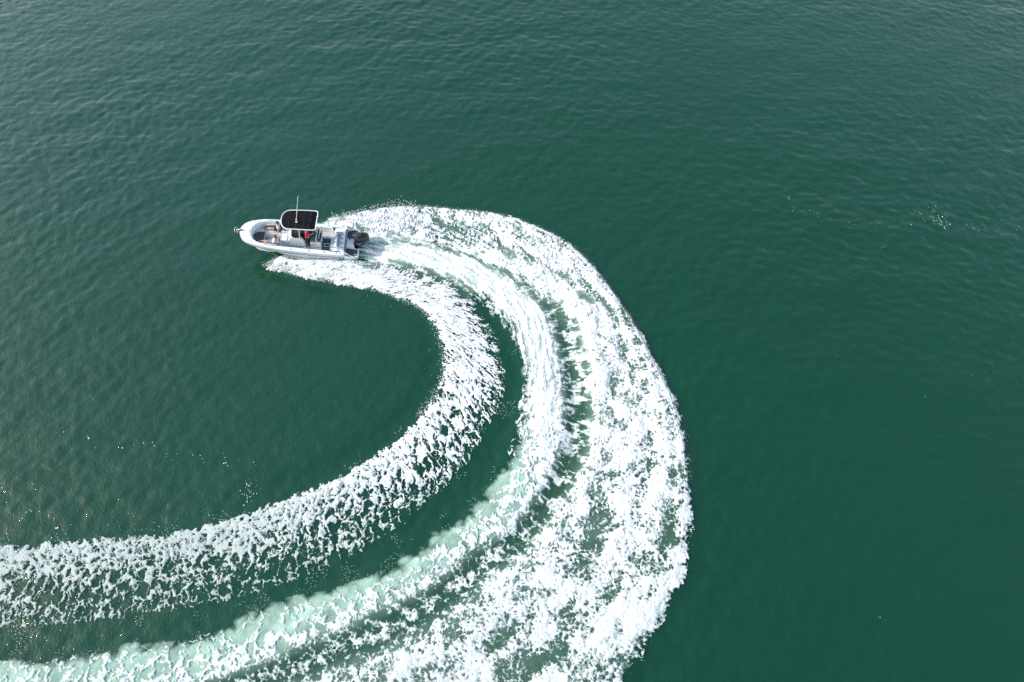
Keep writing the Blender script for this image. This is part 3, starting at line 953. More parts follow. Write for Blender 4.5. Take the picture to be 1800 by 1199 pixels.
bm = loft([cons(3.72, 4.92, 0.44, FLOOR + 0.012), cons(3.74, 4.90, 0.44, 0.95), cons(3.80, 4.80, 0.42, 1.22), cons(3.95, 4.62, 0.38, 1.42)])
bmesh.ops.bevel(bm, geom=[e for e in bm.edges if e.calc_length() > 0.1], offset=0.05, segments=3, affect='EDGES')
console = obj('centre_console', bm, M_GEL, boat, autosmooth=40)
bm = loft([cons(4.83, 5.36, 0.44, FLOOR + 0.012), cons(4.86, 5.34, 0.44, 0.86)])
obj('seat_box', bm, M_GEL, console)
cushion('console_seat', rrect(4.95, 5.28, -0.36, 0.36, 0.08), 0.86, 0.10, M_WVINYL, console)
for y in (-0.44, 0.38):
    obj('armrest', prism(rrect(4.9, 5.42, y, y + 0.06, 0.02), 0.80, 1.06, 0.02), M_GEL, console)
obj('console_backrest', loft([[Vector((4.93, -0.34, 0.95)), Vector((4.93, 0.34, 0.95)), Vector((4.99, 0.34, 0.95)), Vector((4.99, -0.34, 0.95))],
                              [Vector((4.81, -0.32, 1.25)), Vector((4.81, 0.32, 1.25)), Vector((4.87, 0.32, 1.25)), Vector((4.87, -0.32, 1.25))]]), M_WVINYL, console)
# dash, screens, wheel
obj('dashboard', loft([[Vector((3.74, -0.36, 1.12)), Vector((3.74, 0.36, 1.12)), Vector((3.70, 0.36, 1.10)), Vector((3.70, -0.36, 1.10))],
                       [Vector((3.97, -0.34, 1.44)), Vector((3.97, 0.34, 1.44)), Vector((3.93, 0.34, 1.45)), Vector((3.93, -0.34, 1.45))]]), M_BLACK, console)
wh = [(3.62 + 0.05 * math.cos(a), 0.10 + 0.19 * math.sin(a), 1.16 + 0.18 * math.cos(a)) for a in [6.28318 * k / 20 for k in range(20)]]
wheel = obj('steering_wheel', tube(wh, 0.015, 6, closed=True), M_STEEL, console, smooth=True)
bm = tube([(3.62, 0.10, 1.16), (3.74, 0.10, 1.12)], 0.02)
for k in range(3):
    a = 6.28318 * k / 3
    tube([(3.62, 0.10, 1.16), (3.62 + 0.05 * math.cos(a), 0.10 + 0.19 * math.sin(a), 1.16 + 0.18 * math.cos(a))], 0.010, 6, bm)
obj('wheel_spokes', bm, M_STEEL, wheel, smooth=True)
# wrap-round windscreen
wp = [(3.98, -0.42), (4.35, -0.42), (4.60, -0.33), (4.68, 0.0), (4.60, 0.33), (4.35, 0.42), (3.98, 0.42)]
bm = loft([[Vector((x, y, 1.36)) for x, y in wp], [Vector((x - 0.16, y * 0.94, 1.95)) for x, y in wp]], cap=False, closed=False)
bmesh.ops.solidify(bm, geom=bm.faces[:], thickness=0.012)
obj('windscreen', bm, M_GLASS, console, autosmooth=40)

# hard top -----------------------------------------------------------
TZ = 2.86
rim_pts = []
rim_ctrl = [(2.66, -0.60), (2.72, -0.77), (2.90, -0.84), (4.0, -0.83), (4.58, -0.80), (4.82, -0.66), (4.98, -0.36), (5.02, 0.0), (4.98, 0.36), (4.82, 0.66), (4.58, 0.80), (4.0, 0.83), (2.90, 0.84), (2.72, 0.77), (2.66, 0.60)]


def crown(x, y):
    return TZ + 0.07 * (1 - (y / 0.85) ** 2) - 0.03 * ((x - 3.85) / 1.2) ** 2


A = np.array(rim_ctrl + rim_ctrl[:1], float)
nn = len(rim_ctrl)
for i in range(nn):
    for k in range(4):
        t = k / 4
        p0, p1, p2, p3 = (np.array(rim_ctrl[(i + d) % nn]) for d in (-1, 0, 1, 2))
        q = 0.5 * (2 * p1 + (p2 - p0) * t + (2 * p0 - 5 * p1 + 4 * p2 - p3) * t * t + (3 * p1 - p0 - 3 * p2 + p3) * t ** 3)
        rim_pts.append((float(q[0]), float(q[1])))
top = obj('hard_top', tube([(x, y, crown(x, y) - 0.02) for x, y in rim_pts], 0.032, 8, closed=True), M_TUBE, boat, smooth=True)
top['label'] = 'white rimmed hard top'


def half_top(x):
    """Half breadth of the opening inside the rim."""
    ys = [abs(y) for (xx, y) in rim_pts if abs(xx - x) < 0.09]
    return (max(ys) if ys else 0.5) - 0.035


cuts = [2.70, 3.06, 3.50, 3.98, 4.48, 4.985]
for i in range(5):
    x0_, x1_ = cuts[i] + 0.006, cuts[i + 1] - 0.006
    bm = bmesh.new()
    g = []
    for a in range(7):
        x = x0_ + (x1_ - x0_) * a / 6
        hw = np.interp(x, [2.70, 2.74, 2.80, 2.92, 4.0, 4.56, 4.70, 4.80, 4.90, 4.96, 4.985], [.56, .70, .765, .80, .795, .765, .70, .63, .49, .33, .2])
        g.append([bm.verts.new((x, hw * (b / 5 - 1), crown(x, hw * (b / 5 - 1)) - 0.012 - 0.012 * math.sin(math.pi * a / 6))) for b in range(11)])
    for a in range(6):
        for b in range(10):
            bm.faces.new((g[a][b], g[a + 1][b], g[a + 1][b + 1], g[a][b + 1]))
    bmesh.ops.solidify(bm, geom=bm.faces[:], thickness=0.02)
    obj('canopy_panel', bm, (M_CANVAS, M_CANVAS2, M_CANVAS2, M_CANVAS2, M_CANVAS)[i] if i != 4 else M_CANVAS2, top, autosmooth=40)
bm = bmesh.new()
for x in cuts[1:-1]:
    tube([(x, y / 10 * 0.8, crown(x, y / 10 * 0.8) - 0.05) for y in range(-10, 11)], 0.018, 6, bm)
obj('roof_bows', bm, M_TUBE, top, smooth=True)
for s in (-1, 1):
    obj('top_leg', tube([(4.98, s * 0.47, FLOOR), (4.90, s * 0.50, 1.1), (4.66, s * 0.60, 2.2), (4.55, s * 0.72, TZ - 0.03)], 0.032, 8), M_TUBE, boat, smooth=True)
    obj('top_leg', tube([(3.72, s * 0.47, FLOOR), (3.78, s * 0.48, 0.95), (3.98, s * 0.50, 1.45), (3.86, s * 0.62, 2.3), (3.80, s * 0.78, TZ - 0.03)], 0.032, 8), M_TUBE, boat, smooth=True)
    obj('side_rail', tube([(3.98, s * 0.50, 1.45), (4.45, s * 0.54, 1.52), (4.80, s * 0.54, 1.6)], 0.02, 8), M_TUBE, boat, smooth=True)
    obj('spreader_light', prism(rrect(2.6, 2.68, s * 0.25 - 0.06, s * 0.25 + 0.06, 0.015), TZ + 0.03, TZ + 0.09, 0.01), M_TUBE, top)
obj('aerial_mount', disc(3.96, 0.26, crown(3.96, 0.26) - 0.01, 0.075, 0.05, 14), M_TUBE, boat)
ant = obj('aerial', tube([(3.96, 0.26, TZ + 0.02), (3.93, 0.26, TZ + 0.35), (3.40, 0.28, TZ + 2.75)], 0.028, 8, r1=0.010), M_TUBE, boat, smooth=True)
obj('aerial_ferrule', tube([(3.955, 0.26, TZ + 0.05), (3.935, 0.26, TZ + 0.33)], 0.04, 8), M_STEEL, ant, smooth=True)

# helm seat and tackle station ---------------------------------------
bm = box(2.66, 3.36, -0.45, 0.45, FLOOR + 0.012, 0.98, 0.03)
helm = obj('helm_seat', bm, M_GEL, boat)
cushion('seat_cushion', rrect(2.95, 3.38, -0.44, 0.44, 0.06), 0.98, 0.09, M_BLUE, helm)
bm = loft([[Vector((2.98, -0.44, 1.05)), Vector((2.98, 0.44, 1.05)), Vector((2.86, 0.44, 1.05)), Vector((2.86, -0.44, 1.05))],
           [Vector((2.92, -0.44, 1.5)), Vector((2.92, 0.44, 1.5)), Vector((2.82, 0.44, 1.5)), Vector((2.82, -0.44, 1.5))]])
bmesh.ops.bevel(bm, geom=bm.edges[:], offset=0.025, segments=2, affect='EDGES')
obj('backrest', bm, M_VINYL, helm, autosmooth=40)
obj('backrest_pad', prism(rrect(2.755, 2.80, -0.46, 0.46, 0.015), 1.08, 1.46, 0.01), M_DVINYL, helm)
obj('tackle_drawer', prism(rrect(2.66, 2.95, -0.42, 0.42, 0.03), 0.98, 1.03, 0.01), M_DECK, helm)
obj('drawer_front', box(3.0, 3.3, 0.452, 0.466, 0.55, 0.9), M_VINYL, helm)
for k in range(5):
    y = -0.40 + 0.2 * k
    for xx in (2.60, 2.68):
        h_ = obj('rod_holder', tube([(xx, y, 1.0), (xx - 0.05, y, 1.30)], 0.032, 8), M_STEEL if xx < 2.65 else M_BLACK, helm, smooth=True)
# T of rocket launchers under the aft edge of the top
obj('grab_rail', tube([(2.74, -0.46, 1.48), (2.66, -0.46, 1.62), (2.66, 0.46, 1.62), (2.74, 0.46, 1.48)], 0.018, 8), M_TUBE, helm, smooth=True)

# transom bench with live well ---------------------------------------
bench = obj('transom_bench', prism([(1.02, -1.0), (1.75, -1.02), (1.75, 1.02), (1.02, 1.0)], FLOOR + 0.012, 0.86, 0.03), M_GEL, boat)
obj('livewell_lid', prism(rrect(1.22, 1.66, -0.68, -0.26, 0.05), 0.86, 0.895, 0.012), M_LID, bench)
cushion('bench_cushion', rrect(1.50, 1.98, -0.20, 0.82, 0.05), 0.74, 0.10, M_VINYL, bench)
obj('seat_base', box(1.76, 1.96, -0.2, 0.82, FLOOR + 0.012, 0.735), M_GEL, bench)
obj('seat_shade_panel', prism(rrect(1.965, 2.0, -0.05, 0.8, 0.01), FLOOR + 0.03, 0.72), M_DVINYL, bench)  # charcoal panel painting the shade under the transom seat
obj('seat_back', loft([[Vector((1.49, -0.30, 0.85)), Vector((1.49, 0.66, 0.85)), Vector((1.42, 0.66, 0.85)), Vector((1.42, -0.30, 0.85))],
                       [Vector((1.43, -0.30, 1.10)), Vector((1.43, 0.66, 1.10)), Vector((1.37, 0.66, 1.10)), Vector((1.37, -0.30, 1.10))]]), M_DVINYL, bench)
for (x, y) in ((1.14, -0.47), (1.16, -0.08), (1.29, -0.10), (1.14, 0.33), (1.28, 0.30), (1.12, 0.74), (1.26, 0.72)):
    obj('cup_holder', disc(x, y, 0.862, 0.04, 0.014, 12), M_BLACK, bench)
obj('drain_port', disc(1.86, -0.93, sheer(1.86) + 0.02 - 0.07, 0.085, 0.075, 16), M_BLACK, bench)
obj('side_locker', prism([(1.02, -1.0), (2.0, -1.02), (2.0, -0.84), (1.02, -0.80)], 0.5, sheer(1.5) - 0.01, 0.02), M_GEL, bench)
obj('strap', tube([(1.50, 0.80, 0.90), (1.44, 0.88, 0.92), (1.42, 1.0, 0.84)], 0.015, 6), M_RED, bench)

# gunwale fittings ----------------------------------------------------
for x, s in ((3.35, 1), (2.3, 1), (2.25, -1), (3.4, -1), (1.5, 1)):
    obj('rod_holder', disc(x, s * (half(x) - 0.16), sheer(x) + 0.022, 0.042, 0.016, 12), M_BLACK, deck)
for x, s in ((7.25, 1), (7.25, -1), (1.3, 1), (1.3, -1), (4.6, 1), (4.6, -1)):
    y = s * (half(x) - 0.12)
    bm = tube([(x - 0.1, y, sheer(x) + 0.07), (x + 0.1, y, sheer(x) + 0.07)], 0.016, 6)
    tube([(x - 0.03, y, sheer(x) + 0.01), (x - 0.03, y, sheer(x) + 0.07)], 0.012, 6, bm)
    tube([(x + 0.03, y, sheer(x) + 0.01), (x + 0.03, y, sheer(x) + 0.07)], 0.012, 6, bm)
    obj('cleat', bm, M_STEEL, deck, smooth=True)
for s in (-1, 1):
    obj('hand_rail', tube([(x, s * (half(x) - 0.28), sheer(x) + 0.05) for x in (1.25, 1.5, 1.75, 2.0)], 0.02, 6), M_BLACK, deck, smooth=True)
    obj('bow_rail', tube([(x, s * (inner(x) + 0.06), sheer(x) + 0.05) for x in (5.6, 5.9, 6.2, 6.5)], 0.014, 6), M_STEEL, deck, smooth=True)
bm = prism(rrect(7.45, 7.72, -0.16, 0.16, 0.05), sheer(7.6) + 0.022, sheer(7.6) + 0.036, 0.006)
obj('anchor_hatch', bm, M_GEL, deck)
bm = tube([(7.85, 0.0, 1.53), (8.16, 0.0, 1.50)], 0.028, 8)
box(7.95, 8.15, -0.06, -0.045, 1.44, 1.56, 0, bm)
box(7.95, 8.15, 0.045, 0.06, 1.44, 1.56, 0, bm)
obj('bow_roller', bm, M_RUB, deck, autosmooth=40)

# swim platforms and engine well ---------------------------------------
PZ = 0.44
for s in (-1, 1):
    pts = [(0.94, s * 0.34), (0.94, s * 1.30), (0.62, s * 1.30), (0.28, s * 1.26), (0.08, s * 1.16), (0.02, s * 1.02), (0.02, s * 0.62), (0.10, s * 0.52), (0.36, s * 0.46), (0.38, s * 0.34)]
    if s < 0:
        pts = pts[::-1]
    pl = obj('swim_platform', prism(pts, -0.02, PZ, 0.03), M_GEL, boat)
    # mat inset
    cx = sum(p[0] for p in pts) / len(pts)
    cy = sum(p[1] for p in pts) / len(pts)
    mp = [(0.93, s * 0.45), (0.93, s * 1.21), (0.62, s * 1.21), (0.62, s * 1.14), (0.50, s * 1.14), (0.50, s * 1.19), (0.30, s * 1.17), (0.15, s * 1.09), (0.10, s * 1.0), (0.10, s * 0.66), (0.18, s * 0.57), (0.5, s * 0.50)]
    if s < 0:
        mp = mp[::-1]
    obj('platform_mat', prism(mp, PZ + 0.002, PZ + 0.016), M_MATT, pl)
    # sloping quarter that carries the gunwale down to the platform
    secs_ = [[Vector((0.96, s * 1.31, 0.74)), Vector((0.96, s * 1.02, 0.80)), Vector((0.96, s * 1.02, 0.2)), Vector((0.96, s * 1.31, 0.2))],
             [Vector((0.60, s * 1.30, 0.55)), Vector((0.60, s * 1.14, 0.56)), Vector((0.60, s * 1.14, 0.2)), Vector((0.60, s * 1.30, 0.2))],
             [Vector((0.30, s * 1.262, PZ + .03)), Vector((0.30, s * 1.19, PZ + .03)), Vector((0.30, s * 1.19, 0.2)), Vector((0.30, s * 1.262, 0.2))]]
    obj('quarter', loft(secs_), M_GEL, pl, autosmooth=40)
    obj('quarter_trim', tube([(1.0, s * 1.26, 0.79), (0.6, s * 1.25, 0.585)], 0.03, 6), M_BLACK, pl, smooth=True)
    if s < 0:
        obj('warning_label', prism(rrect(0.16, 0.28, -0.80, -0.66, 0.01), PZ + 0.018, PZ + 0.022), M_TUBE, pl)
        obj('sunlit_patch', prism(rrect(0.30, 0.62, -0.86, -0.60, 0.03), PZ + 0.018, PZ + 0.03), mat('sunlit_grey_mat', (0.23, 0.22, 0.22), 0.8), pl)  # lighter patch: sunlight on the starboard mat painted as colour
    else:
        obj('sunlit_spot', prism(rrect(0.12, 0.34, 0.92, 1.06, 0.03), PZ + 0.018, PZ + 0.03), mat('sunlit_tan_mat', (0.30, 0.27, 0.25), 0.8), pl)  # tan spot: sunlight on the port mat painted as colour
ewell = obj('engine_well', prism(rrect(0.38, 0.92, -0.36, 0.36, 0.06), 0.0, 0.60, 0.04), M_GEL, boat)
obj('well_lid', prism(rrect(0.46, 0.86, -0.27, 0.27, 0.05), 0.60, 0.625, 0.01), M_HULL, ewell)
obj('rigging_hose', tube([(0.80, -0.22, 0.62), (0.72, -0.2, 0.72), (0.50, -0.15, 0.80), (0.30, -0.08, 0.85)], 0.035, 8), M_BLACK, ewell, smooth=True)

# outboard ---------------------------------------------------------------
EM = Matrix.Translation((0.30, 0.0, -0.22)) @ Matrix.Rotation(R_(20), 4, 'Z') @ Matrix.Diagonal((1.0, 1.06, 1.06, 1))     # steered to port


def eng(p):
    return EM @ Vector(p)


def oval(cx, w, l, z, k=20, sq=2.6, nose=0.0):
    out = []
    for i in range(k):
        a = 6.28318 * i / k
        ca, sa = math.cos(a), math.sin(a)
        x = cx + l * math.copysign(abs(ca) ** (2 / sq), ca)
        y = w * math.copysign(abs(sa) ** (2 / sq), sa) * (1 - nose * (0.5 - 0.5 * ca))
        out.append((x, y, z))
    return out


def tilt(ps, dz):
    return [eng((x, y, z + dz * (x + 0.45))) for x, y, z in ps]


bm = loft([tilt(oval(-0.42, 0.24, 0.40, 0.60), 0), tilt(oval(-0.44, 0.31, 0.50, 0.72), 0), tilt(oval(-0.46, 0.335, 0.54, 0.95), .03), tilt(oval(-0.48, 0.33, 0.54, 1.15), .08), tilt(oval(-0.50, 0.29, 0.50, 1.30), .12), tilt(oval(-0.50, 0.22, 0.42, 1.385), .15), tilt(oval(-0.50, 0.10, 0.24, 1.415), .16)])
motor = obj('outboard_motor', bm, M_COWL, boat, autosmooth=60)
bm = loft([[eng(p) for p in oval(-0.36, 0.15, 0.26, 0.62)], [eng(p) for p in oval(-0.36, 0.12, 0.22, 0.1)], [eng(p) for p in oval(-0.38, 0.07, 0.20, -0.45)], [eng(p) for p in oval(-0.40, 0.05, 0.18, -0.62)]])
obj('midsection', bm, M_BLACK, motor, autosmooth=50)
bm = loft([[eng(p) for p in oval(-0.40, 0.07, 0.30, -0.62)], [eng(p) for p in oval(-0.40, 0.06, 0.28, -0.72)], [eng(p) for p in oval(-0.42, 0.012, 0.10, -0.95)]])
obj('gearcase', bm, M_BLACK, motor, autosmooth=50)
bm = bmesh.new()
for k in range(3):
    a = 6.28318 * k / 3
    c0 = Vector((-0.76, 0, -0.67))
    d = Vector((0, math.cos(a), math.sin(a)))
    e = Vector((0.06, -math.sin(a) * 0.10, math.cos(a) * 0.10))
    v = [bm.verts.new(eng(c0 + d * 0.04 - e * 0.4)), bm.verts.new(eng(c0 + d * 0.20 - e)), bm.verts.new(eng(c0 + d * 0.22 + e)), bm.verts.new(eng(c0 + d * 0.04 + e * 0.4))]
    bm.faces.new(v)
bmesh.ops.solidify(bm, geom=bm.faces[:], thickness=0.012)
obj('propeller', bm, M_STEEL, motor)
bm = box(0.12, 0.40, -0.17, 0.17, 0.15, 0.72, 0.03)
obj('engine_bracket', bm, M_BLACK, motor)
# pale trim lines and the lower cowl edge
bm = tube([eng((x, 0.315 + 0.012 * math.cos(x * 3), 0.93 + .03 * (x + .45))) for x in np.linspace(-0.86, -0.02, 12)], 0.018, 6)
obj('cowl_stripe', bm, M_STEEL, motor, smooth=True)
bm = tube([eng((x, 0.06, 1.405 + .155 * (x + .45))) for x in (-0.42, -0.3, -0.2)] + [eng((-0.06, 0.05, 1.38))], 0.014, 6)
obj('cowl_stripe', bm, M_STEEL, motor, smooth=True)
bm = tube([eng((-0.84, -0.16, 1.29)), eng((-0.88, 0.02, 1.285))], 0.03, 6)
obj('cowl_badge', bm, M_TUBE, motor, smooth=True)
pts = [(x, y, 0.60) for x, y, _ in oval(-0.42, 0.25, 0.42, 0)]
bm = tube([eng(p) for p in pts], 0.02, 6, closed=True)
obj('cowl_rim', bm, M_STEEL, motor, smooth=True)

# ------------------------------------------------------------------ the anchor on the bow roller
anchor = empty('anchor', BOAT_M @ Matrix.Translation((-0.33, 0, 0)))
tag(anchor, 'galvanised plough anchor stowed on the bow roller', 'anchor')
bm = tube([(8.10, 0.0, 1.56), (8.42, 0.0, 1.55), (8.60, 0.0, 1.45)], 0.028, 6)
obj('shank', bm, M_STEEL, anchor, smooth=True)
bm = bmesh.new()
tip = Vector((8.42, 0, 1.18))
for s in (-1, 1):
    v = [bm.verts.new(Vector((8.68, 0, 1.50))), bm.verts.new(Vector((8.64, s * 0.22, 1.45))), bm.verts.new(Vector((8.50, s * 0.16, 1.28))), bm.verts.new(tip)]
    bm.faces.new(v if s > 0 else v[::-1])
bmesh.ops.solidify(bm, geom=bm.faces[:], thickness=0.02)
obj('fluke', bm, M_STEEL, anchor)
bm = tube([(8.66 + 0.06 * math.sin(math.pi * k / 10), 0.24 * math.cos(math.pi * k / 10), 1.45 + 0.20 * math.sin(math.pi * k / 10)) for k in range(11)], 0.018, 6)
obj('roll_bar', bm, M_STEEL, anchor, smooth=True)
# ------------------------------------------------------------------ people
def skin_obj(name, verts, edges, radii, m, parent, root=0, levels=2):
    me = bpy.data.meshes.new(name)
    me.from_pydata([tuple(v) for v in verts], edges, [])
    o = bpy.data.objects.new(name, me)
    COL.objects.link(o)
    md = o.modifiers.new('skin', 'SKIN')
    md.use_smooth_shade = True
    sv = me.skin_vertices[0].data
    for i, r in enumerate(radii):
        r = r if isinstance(r, tuple) else (r, r)
        sv[i].radius = r
        sv[i].use_root = (i == root)
    ss = o.modifiers.new('sub', 'SUBSURF')
    ss.levels = ss.render_levels = levels
    dg = bpy.context.evaluated_depsgraph_get()
    new = bpy.data.meshes.new_from_object(o.evaluated_get(dg))
    o.modifiers.clear()
    o.data = new
    new.name = name
    new.materials.clear()
    for mm in (m if isinstance(m, (list, tuple)) else [m]):
        new.materials.append(mm)
    for p in new.polygons:
        p.use_smooth = True
    o.parent = parent
    return o


def person(label, J, facing, cloth, group='people aboard the motor boat'):
    """J: joints in boat coordinates; facing: direction the face looks; cloth: list of clothes."""
    root = empty('person', BOAT_M)
    tag(root, label, 'person', group)
    V, E, Rr = [], [], []

    def add(p, r, link=None):
        V.append(Vector(p))
        Rr.append(r)
        if link is not None:
            E.append((link, len(V) - 1))
        return len(V) - 1
    pel, che, nek, hd = (Vector(J[k]) for k in ('pelvis', 'chest', 'neck', 'head'))
    a0 = add(pel, (0.15, 0.12))
    a1 = add(pel.lerp(che, 0.5), (0.135, 0.105), a0)
    a2 = add(che, (0.155, 0.115), a1)
    a3 = add(nek, 0.058, a2)
    f = Vector(facing).normalized()
    upv = (hd - nek).normalized()
    side = upv.cross(f).normalized()                       # the person's left
    a4 = add(hd - upv * 0.045 + f * 0.012, (0.068, 0.075), a3)
    a5 = add(hd + upv * 0.035, (0.078, 0.09), a4)
    a6 = add(hd + upv * 0.105, 0.05, a5)
    add(hd + f * 0.112 - upv * 0.012, 0.014, a5)            # nose
    add(hd + side * 0.088 - upv * 0.005, 0.016, a5)         # ears
    add(hd - side * 0.088 - upv * 0.005, 0.016, a5)
    for s, tagk in ((1, 'L'), (-1, 'R')):
        sh, el, wr = (Vector(J[k + tagk]) for k in ('sh', 'el', 'wr'))
        b0 = add(sh, 0.062, a2)
        b1 = add(sh.lerp(el, 0.5), 0.048, b0)
        b2 = add(el, 0.040, b1)
        b3 = add(el.lerp(wr, 0.4), 0.038, b2)
        b4 = add(wr, 0.027, b3)
        d = (wr - el).normalized()
        cross = d.cross(Vector((0, 0, 1)))
        if cross.length < 0.2:
            cross = d.cross(Vector((0, 1, 0)))
        cross.normalize()
        dn = cross.cross(d).normalized() * -1
        if dn.z > 0:
            dn = -dn
        b5 = add(wr + d * 0.055, (0.036, 0.018), b4)
        for q, ln in ((-0.030, 0.075), (-0.010, 0.088), (0.010, 0.083), (0.030, 0.065)):
            c0 = add(wr + d * 0.095 + cross * q, 0.0095, b5)
            c1 = add(wr + d * (0.095 + ln * 0.5) + cross * q * 1.15 + dn * 0.008, 0.0088, c0)
            add(wr + d * (0.095 + ln * 0.9) + cross * q * 1.2 + dn * 0.032, 0.0078, c1)
        t0 = add(wr + d * 0.05 + cross * (0.045 * s), 0.011, b5)
        add(wr + d * 0.085 + cross * (0.065 * s) + dn * 0.012, 0.0095, t0)
        hp, kn, an, to = (Vector(J[k + tagk]) for k in ('hip', 'kn', 'an', 'to'))
        l0 = add(hp, 0.092, a0)
        l1 = add(hp.lerp(kn, 0.5), 0.078, l0)
        l2 = add(kn, 0.056, l1)
        l3 = add(kn.lerp(an, 0.35), 0.058, l2)
        l4 = add(an, 0.038, l3)
        l5 = add(an.lerp(to, 0.6), (0.042, 0.032), l4)
        add(to, (0.036, 0.022), l5)
    body = skin_obj('body', V, E, Rr, [cloth.get('skin', M_SKIN), M_EYE], root)
    # eyes set into the face
    bm = bmesh.new()
    bm.from_mesh(body.data)
    for s in (-1, 1):
        r_ = bmesh.ops.create_icosphere(bm, subdivisions=1, radius=0.013, matrix=Matrix.Translation(hd + f * 0.078 + side * 0.032 * s + upv * 0.022))
        for v in r_['verts']:
            for fc in v.link_faces:
                fc.material_index = 1
    bm.to_mesh(body.data)
    bm.free()
    # hair: a cap over the crown and the back of the head
    bm = bmesh.new()
    bmesh.ops.create_icosphere(bm, subdivisions=3, radius=1.0)
    rot = Matrix((side, -f, upv)).transposed().to_4x4()
    long_ = cloth.get('long_hair', 0.0)
    dele = []
    for v in bm.verts:
        c = v.co.copy()
        if c.y < 0.15 and c.z < 0.22 - 0.5 * c.y:
            dele.append(v)
            continue
        wob = 1 + 0.05 * math.sin(9 * c.x + 4) * math.cos(11 * c.z)
        lo = -long_ * max(0, c.y) * max(0, -c.z)
        v.co = Vector((c.x * 0.100 * wob, c.y * 0.112 * wob, c.z * 0.118 * wob + lo + 0.018))
    bmesh.ops.delete(bm, geom=dele, context='VERTS')
    bmesh.ops.transform(bm, matrix=Matrix.Translation(hd) @ rot, verts=bm.verts[:])
    bmesh.ops.solidify(bm, geom=bm.faces[:], thickness=0.012)
    obj('hair', bm, M_HAIR, root, smooth=True)
    if 'top' in cloth:
        P, Q, Rd = [pel + (che - pel) * 0.12, pel.lerp(che, 0.55), che, che.lerp(nek, 0.62)], [(0, 1), (1, 2), (2, 3)], [(0.168, 0.135), (0.155, 0.125), (0.175, 0.135), (0.085, 0.08)]
        for tk in ('L', 'R'):
            sh, el = Vector(J['sh' + tk]), Vector(J['el' + tk])
            P.append(sh); Rd.append(0.076 if cloth.get('sleeve', 1) else 0.066)
            Q.append((2, len(P) - 1))
            if cloth.get('sleeve', 1):
                P.append(sh.lerp(el, 0.65 * cloth.get('sleeve', 1))); Rd.append(0.066)
                Q.append((len(P) - 2, len(P) - 1))
                if cloth.get('sleeve', 1) > 1:
                    wr = Vector(J['wr' + tk])
                    P.append(el); Rd.append(0.056); Q.append((len(P) - 2, len(P) - 1))
                    P.append(el.lerp(wr, 0.85)); Rd.append(0.044); Q.append((len(P) - 2, len(P) - 1))
        skin_obj('shirt', P, Q, Rd, cloth['top'], root)
    P, Q, Rd = [pel, pel + (che - pel) * 0.16], [(0, 1)], [(0.168, 0.14), (0.158, 0.128)]
    for tk in ('L', 'R'):
        hp, kn, an = Vector(J['hip' + tk]), Vector(J['kn' + tk]), Vector(J['an' + tk])
        P.append(hp); Rd.append(0.112); Q.append((0, len(P) - 1))
        if cloth.get('long', False):
            P.append(kn); Rd.append(0.078); Q.append((len(P) - 2, len(P) - 1))
            P.append(kn.lerp(an, 0.9)); Rd.append(0.062); Q.append((len(P) - 2, len(P) - 1))
        else:
            P.append(hp.lerp(kn, 0.62)); Rd.append(0.098); Q.append((len(P) - 2, len(P) - 1))
    skin_obj('trousers' if cloth.get('long') else 'shorts', P, Q, Rd, cloth['bottom'], root)
    return root


C_MINT = mat('mint_shirt', (0.56, 0.74, 0.64), 0.8, var=0.10, vscale=9, bump=0.4)
C_BLACK = mat('black_shorts', (0.012, 0.012, 0.016), 0.8, var=0.2, vscale=9)
C_WHITE = mat('white_vest', (0.74, 0.76, 0.78), 0.8, var=0.06, vscale=9, bump=0.4)
C_DENIM = mat('faded_denim', (0.22, 0.29, 0.37), 0.85, var=0.15, vscale=20, bump=0.4)
C_RED = mat('crimson_jacket', (0.52, 0.012, 0.07), 0.7, var=0.12, vscale=10, bump=0.5)
C_DARK = mat('black_trousers', (0.013, 0.012, 0.015), 0.8, var=0.2, vscale=10)
C_TEAL = mat('teal_shirt', (0.03, 0.12, 0.16), 0.8, var=0.2, vscale=10)
C_NAVY = mat('navy_trousers', (0.012, 0.018, 0.035), 0.8, var=0.2, vscale=10)
sz = zs_ + 0.09                                             # top of the bow cushions

# starboard passenger: sits upright on the seat, legs out along the cushion
y = -0.60
person('person in mint shirt and black shorts on the starboard bow seat, legs stretched out',
       dict(pelvis=(5.68, y, sz + .13), chest=(5.60, y - .01, sz + .50), neck=(5.60, y, sz + .66), head=(5.615, y, sz + .80),
            shL=(5.60, y + .19, sz + .57), elL=(5.56, y + .27, sz + .32), wrL=(5.72, y + .26, sz + .16),
            shR=(5.60, y - .19, sz + .57), elR=(5.52, y - .26, sz + .34), wrR=(5.62, y - .24, sz + .12),
            hipL=(5.72, y + .10, sz + .11), knL=(6.13, y + .07, sz + .19), anL=(6.52, y - .02, sz + .06), toL=(6.58, y - .03, sz + .20),
            hipR=(5.72, y - .10, sz + .11), knR=(6.14, y - .06, sz + .16), anR=(6.55, y - .12, sz + .06), toR=(6.61, y - .13, sz + .20)),
       (1, -0.25, -0.1), dict(top=C_MINT, bottom=C_BLACK, skin=M_SKIN, sleeve=0.9))
